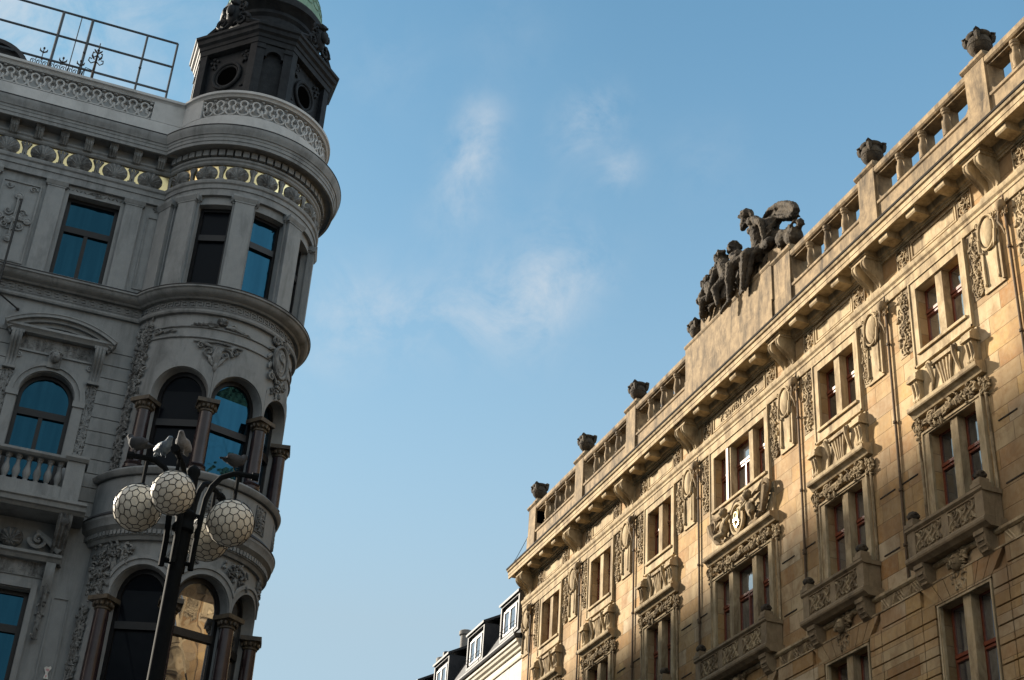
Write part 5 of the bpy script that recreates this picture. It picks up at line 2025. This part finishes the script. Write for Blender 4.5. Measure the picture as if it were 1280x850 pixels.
q = MB()
oct_ring(q, [(-0.16, 26.5), (-0.16, 30.2)])
oct_ring(q, [(0.04, 26.5), (0.04, 27.9), (-0.02, 27.95), (-0.15, 27.98)])
oct_ring(q, [(-0.10, 29.80), (0.02, 29.82), (0.04, 29.98), (0.07, 30.0), (0.09, 30.10), (0.16, 30.16), (0.18, 30.28), (0.23, 30.32), (0.24, 30.40), (0.12, 30.48), (-0.25, 30.66)])
q.lathe((0, 0, 0), [(1.55, 30.55), (1.50, 30.9), (1.32, 31.0), (1.28, 31.45), (1.36, 31.55), (1.36, 31.66), (1.50, 31.80), (1.58, 31.86), (1.60, 32.05), (1.52, 32.12), (1.50, 32.20), (1.40, 32.24)], 48)
lan = build('lantern', q, 'dark_bronze', CB, MTC, org=TC, angle=25)
for k in range(8):
    a = radians(45 * k)

    def MO(p, a=a, ap=(AN if k % 2 == 0 else AW)):
        return (TC.x + sin(a) * (ap + p[1]) + cos(a) * p[0], TC.y - cos(a) * (ap + p[1]) + sin(a) * p[0], p[2])
    q = MB()
    if k % 2 == 0:
        for sg in (-1, 1):
            q.box(sg * 0.40 - 0.115, sg * 0.40 + 0.115, -0.17, 0.0, 27.95, 29.82)
            q.box(sg * 0.40 - 0.13, sg * 0.40 + 0.13, -0.17, 0.03, 29.62, 29.70)
        q.arch(0, 29.38, 0.22, 0.285, -0.17, -0.01)
        q.prism([(-0.285, 29.385)] + [(0.285 * cos(t), 29.385 + 0.285 * sin(t)) for t in [pi - pi * i / 10 for i in range(11)]] + [(0.285, 29.8), (-0.285, 29.8)], -0.17, -0.02)
        build('niche', q, 'dark_bronze', lan, MO, org=TC, angle=25)
    else:
        for sg in (-1, 1):
            q.box(sg * (HWD - 0.12) - 0.12, sg * (HWD - 0.12) + 0.12, -0.17, 0.0, 27.95, 29.82)
        q.box(-HWD + 0.24, HWD - 0.24, -0.17, -0.03, 27.95, 28.25)
        q.tube([(0.45 * cos(t), -0.12, 28.92 + 0.45 * sin(t)) for t in [2 * pi * i / 28 for i in range(28)]], 0.055, 8, True)
        q.tube([(0.36 * cos(t), -0.14, 28.92 + 0.36 * sin(t)) for t in [2 * pi * i / 28 for i in range(28)]], 0.03, 6, True)
        for sg in (-1, 1):
            for e, f_ in ((0, 0), (0.12, 0.06), (-0.10, 0.10), (0.03, 0.18), (0.05, -0.12)):
                q.ell((sg * (0.52 + e), -0.12, 29.50 + f_), (0.06, 0.045, 0.06), 0, 1)
            q.leaf(sg * 0.5, -0.13, 29.38, pi / 2 - sg * 0.5, 0.13, 0.05, 0.05)
            q.ell((sg * 0.55, -0.13, 28.42), (0.06, 0.05, 0.06), 0, 1)
        oc = build('oculus', q, 'dark_bronze', lan, MO, org=TC)
        # crest standing on the cornice over the round window
        q = MB()
        q.ell((0, 0.08, 31.05), (0.26, 0.18, 0.40), 0, 2)
        q.ell((0, 0.26, 31.10), (0.14, 0.12, 0.22), 0, 2)
        q.ell((0, 0.12, 31.50), (0.17, 0.16, 0.16), 0, 1)
        q.ell((0, 0.30, 31.42), (0.05, 0.06, 0.06), 0, 1)
        for sg in (-1, 1):
            q.spiral(sg * 0.33, 30.80, 0.25, 1.4, 0, sg, 0.10, 0.065)
            q.spiral(sg * 0.28, 31.30, 0.15, 1.3, 1, -sg, 0.12, 0.05)
            q.tube([(sg * 0.5, 0.05, 30.75), (sg * 0.85, 0.0, 30.62), (sg * 1.1, -0.05, 30.55)], [0.09, 0.07, 0.03], 6)
        q.swag(-0.4, 0.4, 30.6, 31.5, 7 + k, 0.10, 26, 0, 0.09)
        build('crest', q, 'dark_bronze', lan, MO, org=TC)
        # flat black disc painted as the unlit opening inside the ring
        q = MB()
        q.disk(0, 28.92, 0.36, -0.155, 28)
        build('opening_disc', q, 'painted_void', oc, MO, org=TC, smooth=False)
q = MB()
prof = [(1.46, 32.22), (1.47, 32.4)] + [(1.45 * cos(t), 32.4 + 1.7 * sin(t)) for t in [pi / 2 * i / 12 for i in range(1, 12)]] + [(0.12, 34.15), (0.1, 34.9), (0.02, 35.2)]
q.lathe((0, 0, 0), prof, 40)
for r_i in range(11):
    t = pi / 2 * (r_i + 0.4) / 12
    for k in range(26):
        a = 2 * pi * (k + 0.5 * (r_i % 2)) / 26
        rr0 = 1.455 * cos(t)
        q.ell((rr0 * cos(a), rr0 * sin(a), 32.4 + 1.705 * sin(t)), (0.17 * cos(t) + 0.02, 0.17 * cos(t) + 0.02, 0.11), 0, 1, rot=None) if False else None
        a1, a2 = a - pi / 26, a + pi / 26
        t2 = t + pi / 24
        P = lambda aa, tt, g: ((1.452 + g) * cos(tt) * cos(aa), (1.452 + g) * cos(tt) * sin(aa), 32.4 + (1.705 + g) * sin(tt))
        q.tube([P(a1, t2, 0.0), P(a - pi / 40, t + 0.02, 0.012), P(a, t, 0.014), P(a + pi / 40, t + 0.02, 0.012), P(a2, t2, 0.0)], 0.012, 4)
build('dome', q, 'copper_green', lan, MTC, org=TC)

# dormer on the roof, behind the parapet
q = MB()
pr = [(-4.05 + 1.0 * cos(t), 27.6 + 1.0 * sin(t)) for t in [pi - pi * i / 18 for i in range(19)]]
q.prism([(-5.05, 26.3)] + pr + [(-3.05, 26.3)], -2.5, -0.55)
q.arch(-4.05, 27.6, 0.93, 1.06, -0.55, -0.42)
q.tube([(-6.5, -0.42, 27.96), (-3.05, -0.42, 27.96)], 0.03, 5)
build('dormer', q, 'slate', CB, ML, angle=30)

# ------------------------------------------------------------------ unseen rows of houses, added to shade the grey building and to mirror
def row_house(name, M, u0, u1, h, org, label, mat):
    t = empty(name, org, label, 'house')
    q = MB()
    n = int((u1 - u0) / 3.6)
    hs = []
    for i in range(n):
        c = u0 + (u1 - u0) * (i + 0.5) / n
        for z in range(1, int((h - 2) / 4.2) + 1):
            hs.append((c - 0.75, c + 0.75, z * 4.2 + 0.8, z * 4.2 + 3.1))
    q.wall([u0, u1], [0, h], hs, 0.0, 0.3)
    q.profile([(-0.1, h - 0.7), (0.3, h - 0.6), (0.6, h - 0.1), (0.6, h), (-0.1, h)], u0, u1)
    q.box(u0, u1, -14, -0.35, 0, h - 0.02)
    build('wall', q, mat, t, M, smooth=False)
    q = MB()
    for a, e, z0, z1 in hs:
        q.add([(a, -0.28, z0), (e, -0.28, z0), (e, -0.28, z1), (a, -0.28, z1)], [[0, 1, 2, 3]])
    o_ = build('window', q, 'dull_glass', t, M, smooth=False)
    o_['kind'] = 'stuff'
    return t


row_house('added_house_left', lambda p: (-24 + p[1], p[0], p[2]), -70, 29, 25.0, (-24, -20, 0), 'shaded grey row of houses added unseen on the left to shade the grey building, mirrored in the tower glass', 'grey_trim')
row_house('added_house_back', lambda p: (p[0], -26 + p[1], p[2]), -24, 16, 25.0, (-4, -26, 0), 'plain row of houses added unseen behind the camera to block low sky light, mirrored in window panes', 'grey_trim')
row_house('sunlit_house', MR, -70, 11.9, 24.0, (GX, -29, 0), 'golden row of houses outside the frame on the right, mirrored in the lower tower glass', 'trim_stone')

# ------------------------------------------------------------------ things on the roof edge
YR = GY + 0.45
rl = empty('roof_railing', (-2, YR, 27.5), 'tall railing of thin steel tubes standing along the grey building roof edge', 'railing')
for x in (0.71, -0.17, -1.74, -2.56, -4.4, -6.2):
    q = MB()
    q.tube([(x, YR, 27.5), (x, YR, 30.22)], 0.032 if x in (0.71, -0.17) else 0.042, 6)
    if x in (-1.74, -0.17):
        q.ell((x, YR - 0.05, 28.95), (0.05, 0.05, 0.04), 0, 1)
    build('post', q, 'steel', rl)
q = MB()
q.tube([(-2.05, YR, 27.6), (-2.05, YR, 30.2)], 0.016, 5)
build('rod', q, 'steel', rl)
for z in (28.40, 29.33, 30.22):
    q = MB()
    q.tube([(-6.6, YR, z), (0.71, YR, z)], 0.034, 6)
    build('rail', q, 'steel', rl)
YI = GY + 0.15
q = MB()
for z in (27.86, 28.14):
    q.tube([(-3.1, YI, z), (-1.55, YI, z)], 0.014, 4)
rn = random.Random(2)
for i in range(9):
    x = -3.0 + i * 0.165
    for sg in (-1, 1):
        q.tube([(x + 0.07 * (1 - t * 0.8) * cos(sg * (0.5 + 7 * t)), YI, 27.99 + 0.10 * (1 - t * 0.8) * sin(sg * (0.5 + 7 * t))) for t in [k / 10 for k in range(11)]], 0.011, 4)
    q.tube([(x + 0.08, YI, 27.78), (x + 0.08, YI, 28.16)], 0.011, 4)
for x, h in ((-2.78, 28.52), (-2.22, 28.36), (-1.75, 28.42)):
    q.tube([(x, YI, 28.1), (x, YI, h)], 0.013, 4)
    for k in (-1, 1):
        q.tube([(x, YI, h - 0.16), (x + k * 0.09, YI, h - 0.10), (x + k * 0.10, YI, h - 0.02)], [0.02, 0.025, 0.01], 5)
    q.ell((x, YI, h), (0.035, 0.03, 0.05), 0, 1)
tag(build('iron_cresting', q, 'rusty_iron', None, MW, org=(-2.3, YI, 27.8)), 'low wrought iron cresting of curls and fleurs on the grey parapet beside the roof dormer', 'cresting')
q = MB()
x = -1.37
q.tube([(x, YI, 27.7), (x, YI, 28.7), (x, YI, 29.22)], [0.045, 0.03, 0.012], 6)
for z, r in ((28.55, 0.20), (28.78, 0.13)):
    for k in (-1, 1):
        q.tube([(x, YI, z), (x + k * r * 0.6, YI, z - 0.10), (x + k * r, YI, z - 0.02), (x + k * r * 0.95, YI, z + 0.08), (x + k * r * 0.6, YI, z + 0.06)], 0.018, 5)
        q.tube([(x, YI, z), (x + 0.0, YI + k * r * 0.6, z - 0.10), (x, YI + k * r, z)], 0.018, 5)
        q.leaf(x + k * r * 0.5, YI, z + 0.12, pi / 2 - k * 0.6, 0.10, 0.03, 0.02)
q.ell((x, YI, 28.95), (0.045, 0.045, 0.05), 0, 1)
q.tube([(x, YI, 28.2), (x - 0.22, YI, 28.25), (x - 0.27, YI, 28.05), (x - 0.27, YI, 27.8)], 0.014, 4)
tag(build('iron_finial', q, 'rusty_iron', None, MW, org=(x, YI, 27.7)), 'tall pointed wrought iron finial with scrolls rising from the grey parapet', 'finial')

q = MB()
q.tube([(-2.21, 33.48, 18.4), (-2.215, 33.48, 21.0), (-2.23, 33.48, 23.05)], 0.03, 6)
for z in (18.8, 21.16):
    q.tube([(-2.22, 33.48, z), (-2.22, 33.98, z)], 0.02, 5)
tag(build('rod', q, 'black_iron', None, MW, org=(-2.21, 33.48, 18.4)), 'thin black upright rod fixed in front of the grey wall panel', 'rod')
q = MB()
p0, p1 = Vector((-1.65, 33.97, 20.15)), Vector((-10.2, 15.9, 16.35))
q.tube([p0.lerp(p1, t) - Vector((0, 0, 1.2 * t * (1 - t))) * 0.2 for t in [i / 16 for i in range(17)]], 0.022, 5)
q.ell(tuple(p0), (0.05, 0.05, 0.05), 0, 1)
tag(build('cable', q, 'black_iron', None, MW, org=tuple(p0)), 'taut black cable anchored above the segmental window pediment', 'cable')
q = MB()
zs_ = 11.24
q.prism([(0.97 + x, zs_ + z) for x, z in ((-0.05, -0.16), (0.06, -0.16), (0.03, -0.03), (0.09, 0.10), (0.06, 0.14), (0.02, 0.11), (-0.03, 0.12), (-0.07, 0.08), (-0.02, -0.03))], 0.035, 0.042)
stk = build('sticker', q, 'white_paint', None, ML, org=ML((0.97, 0.04, zs_)), smooth=False)
tag(stk, 'small white cut-out sticker stuck low on the grey wall beside the tower', 'sticker')
q = MB()
q.prism([(0.985 + 0.04 * cos(t), zs_ + 0.045 + 0.03 * sin(t)) for t in [2 * pi * i / 8 for i in range(8)]], 0.0425, 0.045)
q.prism([(0.975 + 0.02 * cos(t), zs_ - 0.10 + 0.03 * sin(t)) for t in [2 * pi * i / 8 for i in range(8)]], 0.0425, 0.045)
build('print', q, 'pink_paint', stk, ML, smooth=False)

# ------------------------------------------------------------------ street lamp with four globes, and pigeons
PX, PY = 1.40, 14.13
LM = empty('street_lamp', (PX, PY, 0), 'tall black street lamp with four cracked-pattern globes in front of the tower', 'street lamp')
q = MB()
q.lathe((PX, PY, 0), [(0.34, 0), (0.34, 0.12), (0.26, 0.20), (0.24, 0.9), (0.27, 0.95), (0.19, 1.1), (0.15, 1.5), (0.10, 1.6), (0.080, 4.0), (0.075, 7.22), (0.11, 7.24), (0.11, 7.29), (0.09, 7.32), (0.09, 7.37), (0.105, 7.39), (0.105, 7.43), (0.072, 7.46), (0.062, 7.85), (0.075, 7.88), (0.07, 7.92), (0.02, 7.97)], 20)
build('pole', q, 'lamp_iron', LM)
# honeycomb lattice: dual of a subdivided icosahedron
hb = bmesh.new()
NP = 112
rn = random.Random(77)
for k in range(NP):
    zk = 1 - 2 * (k + 0.5) / NP
    ak = pi * (3 - sqrt(5)) * k
    v_ = Vector((sqrt(1 - zk * zk) * cos(ak), sqrt(1 - zk * zk) * sin(ak), zk)) + Vector((rn.uniform(-1, 1), rn.uniform(-1, 1), rn.uniform(-1, 1))) * 0.03
    hb.verts.new(v_.normalized())
bmesh.ops.convex_hull(hb, input=hb.verts[:])
hb.verts.index_update()
iv = [v.co.copy() for v in hb.verts]
ifc = [[v.index for v in f.verts] for f in hb.faces]
hb.free()
cent = [((iv[f[0]] + iv[f[1]] + iv[f[2]]) / 3).normalized() for f in ifc]
em = {}
for i, f in enumerate(ifc):
    for a, e in ((0, 1), (1, 2), (2, 0)):
        em.setdefault(tuple(sorted((f[a], f[e]))), []).append(i)
dual = [p for p in em.values() if len(p) == 2]
ARMS = [((-1.0, 0.08), 0.48, 0.245, 0.0, 7.965), ((1.0, -0.06), 0.46, 0.245, 0.4, 7.965), ((-0.38, -0.92), 0.55, 0.222, 1.1, 7.80), ((0.52, 0.85), 0.60, 0.24, 2.0, 7.965)]
for (ax, ay), ln, gr, tw_, az in ARMS:
    n_ = sqrt(ax * ax + ay * ay)
    ax, ay = ax / n_, ay / n_
    at = lambda r_, z: (PX + ax * r_, PY + ay * r_, z)
    q = MB()
    q.tube([at(0.145, 6.84), at(0.145, 7.1), at(0.16, az - 0.515), at(0.17, az - 0.345), at(0.21, az - 0.195), at(0.29, az - 0.075), at(0.40, az - 0.015), at(ln, az), at(ln + 0.19, az)], 0.030, 8)
    q.tube([at(ln + 0.14, az), at(ln + 0.21, az)], 0.045, 8)
    for z in (6.9, 7.42):
        q.tube([at(0.05, z), at(0.16, z)], 0.022, 6)
    q.tube([at(ln, az - 0.005), at(ln, 7.41 + gr - 0.01)], 0.020, 6)
    c_ = at(ln, 7.41)
    q.lathe((c_[0], c_[1], 7.41 + gr - 0.03), [(0.07, 0), (0.06, 0.035), (0.025, 0.05)], 10)
    arm = build('arm', q, 'lamp_iron', LM)
    q = MB()
    vs, fs = ICO[3]
    rot = Euler((0.3 + tw_, 0.2, tw_)).to_matrix()
    q.add([(c_[0] + v.x * gr, c_[1] + v.y * gr, 7.41 + v.z * gr) for v in vs], fs)
    gb = build('globe', q, 'ceramic', arm, angle=80)
    q = MB()
    rn = random.Random(int(tw_ * 10))
    jit = [(rot @ (c + Vector((rn.uniform(-1, 1), rn.uniform(-1, 1), rn.uniform(-1, 1))) * 0.012)).normalized() for c in cent]
    for i, j in dual:
        a, e = jit[i] * gr * 1.0, jit[j] * gr * 1.0
        q.tube([Vector((c_[0], c_[1], 7.41)) + a, Vector((c_[0], c_[1], 7.41)) + (a + e).normalized() * gr * 1.002, Vector((c_[0], c_[1], 7.41)) + e], 0.0038, 4)
    build('lattice', q, 'black_iron', gb)


def pigeon(x, y_, z, yaw, pitch, mat, label, s=1.0):
    q = MB()
    q.ell((0, 0, 0.13), (0.130, 0.080, 0.085), pitch)
    ca, sa = cos(pitch), sin(pitch)
    P = lambda a, c: (a * ca - c * sa, 0, 0.13 + a * sa + c * ca)
    q.limb(P(0.085, 0.025), P(0.125, 0.065), 0.055, 0.038, 4)
    q.ell(P(0.135, 0.080), (0.040, 0.035, 0.035), 0)
    q.limb(P(0.165, 0.075), P(0.192, 0.066), 0.013, 0.006, 3)
    for sg in (-1, 1):
        w_ = P(-0.03, 0.012)
        q.ell((w_[0], sg * 0.06, w_[2]), (0.13, 0.022, 0.055), pitch)
        l0 = P(0.01, -0.05)
        q.limb((l0[0], sg * 0.03, l0[2]), (l0[0] + 0.01, sg * 0.03, 0.0), 0.014, 0.009, 3)
        q.limb((l0[0] + 0.01, sg * 0.03, 0.006), (l0[0] + 0.045, sg * 0.036, 0.004), 0.009, 0.007, 3)
    t0, t1 = P(-0.09, 0.0), P(-0.20, -0.02)
    q.ell(((t0[0] + t1[0]) / 2, 0, (t0[2] + t1[2]) / 2), (0.09, 0.038, 0.016), pitch)
    R_ = Matrix.Rotation(yaw, 3, 'Z')

    def M_(p):
        v = R_ @ (Vector(p) * s)
        return (x + v.x, y_ + v.y, z + v.z)
    o = build('pigeon', q, mat, None, M_, org=(x, y_, z))
    remesh(o, 0.011, 2)
    return tag(o, label, 'pigeon', 'pigeons perched on the street lamp')


pigeon(1.20, 13.64, 7.83, -2.0, 0.12, 'feather_pale', 'pale breasted pigeon on the lamp arm above the front globe', 0.88)
pigeon(1.06, 14.155, 7.995, -1.2, 0.12, 'feather_blue', 'blue grey pigeon on the left lamp arm, closer to the pole', 0.85)
pigeon(0.80, 14.175, 7.995, 2.6, 0.15, 'feather_dark', 'dark pigeon at the outer end of the left lamp arm', 0.88)
pigeon(1.80, 14.10, 7.995, 0.35, 0.1, 'feather_dark', 'dark pigeon standing on the right lamp arm', 0.85)
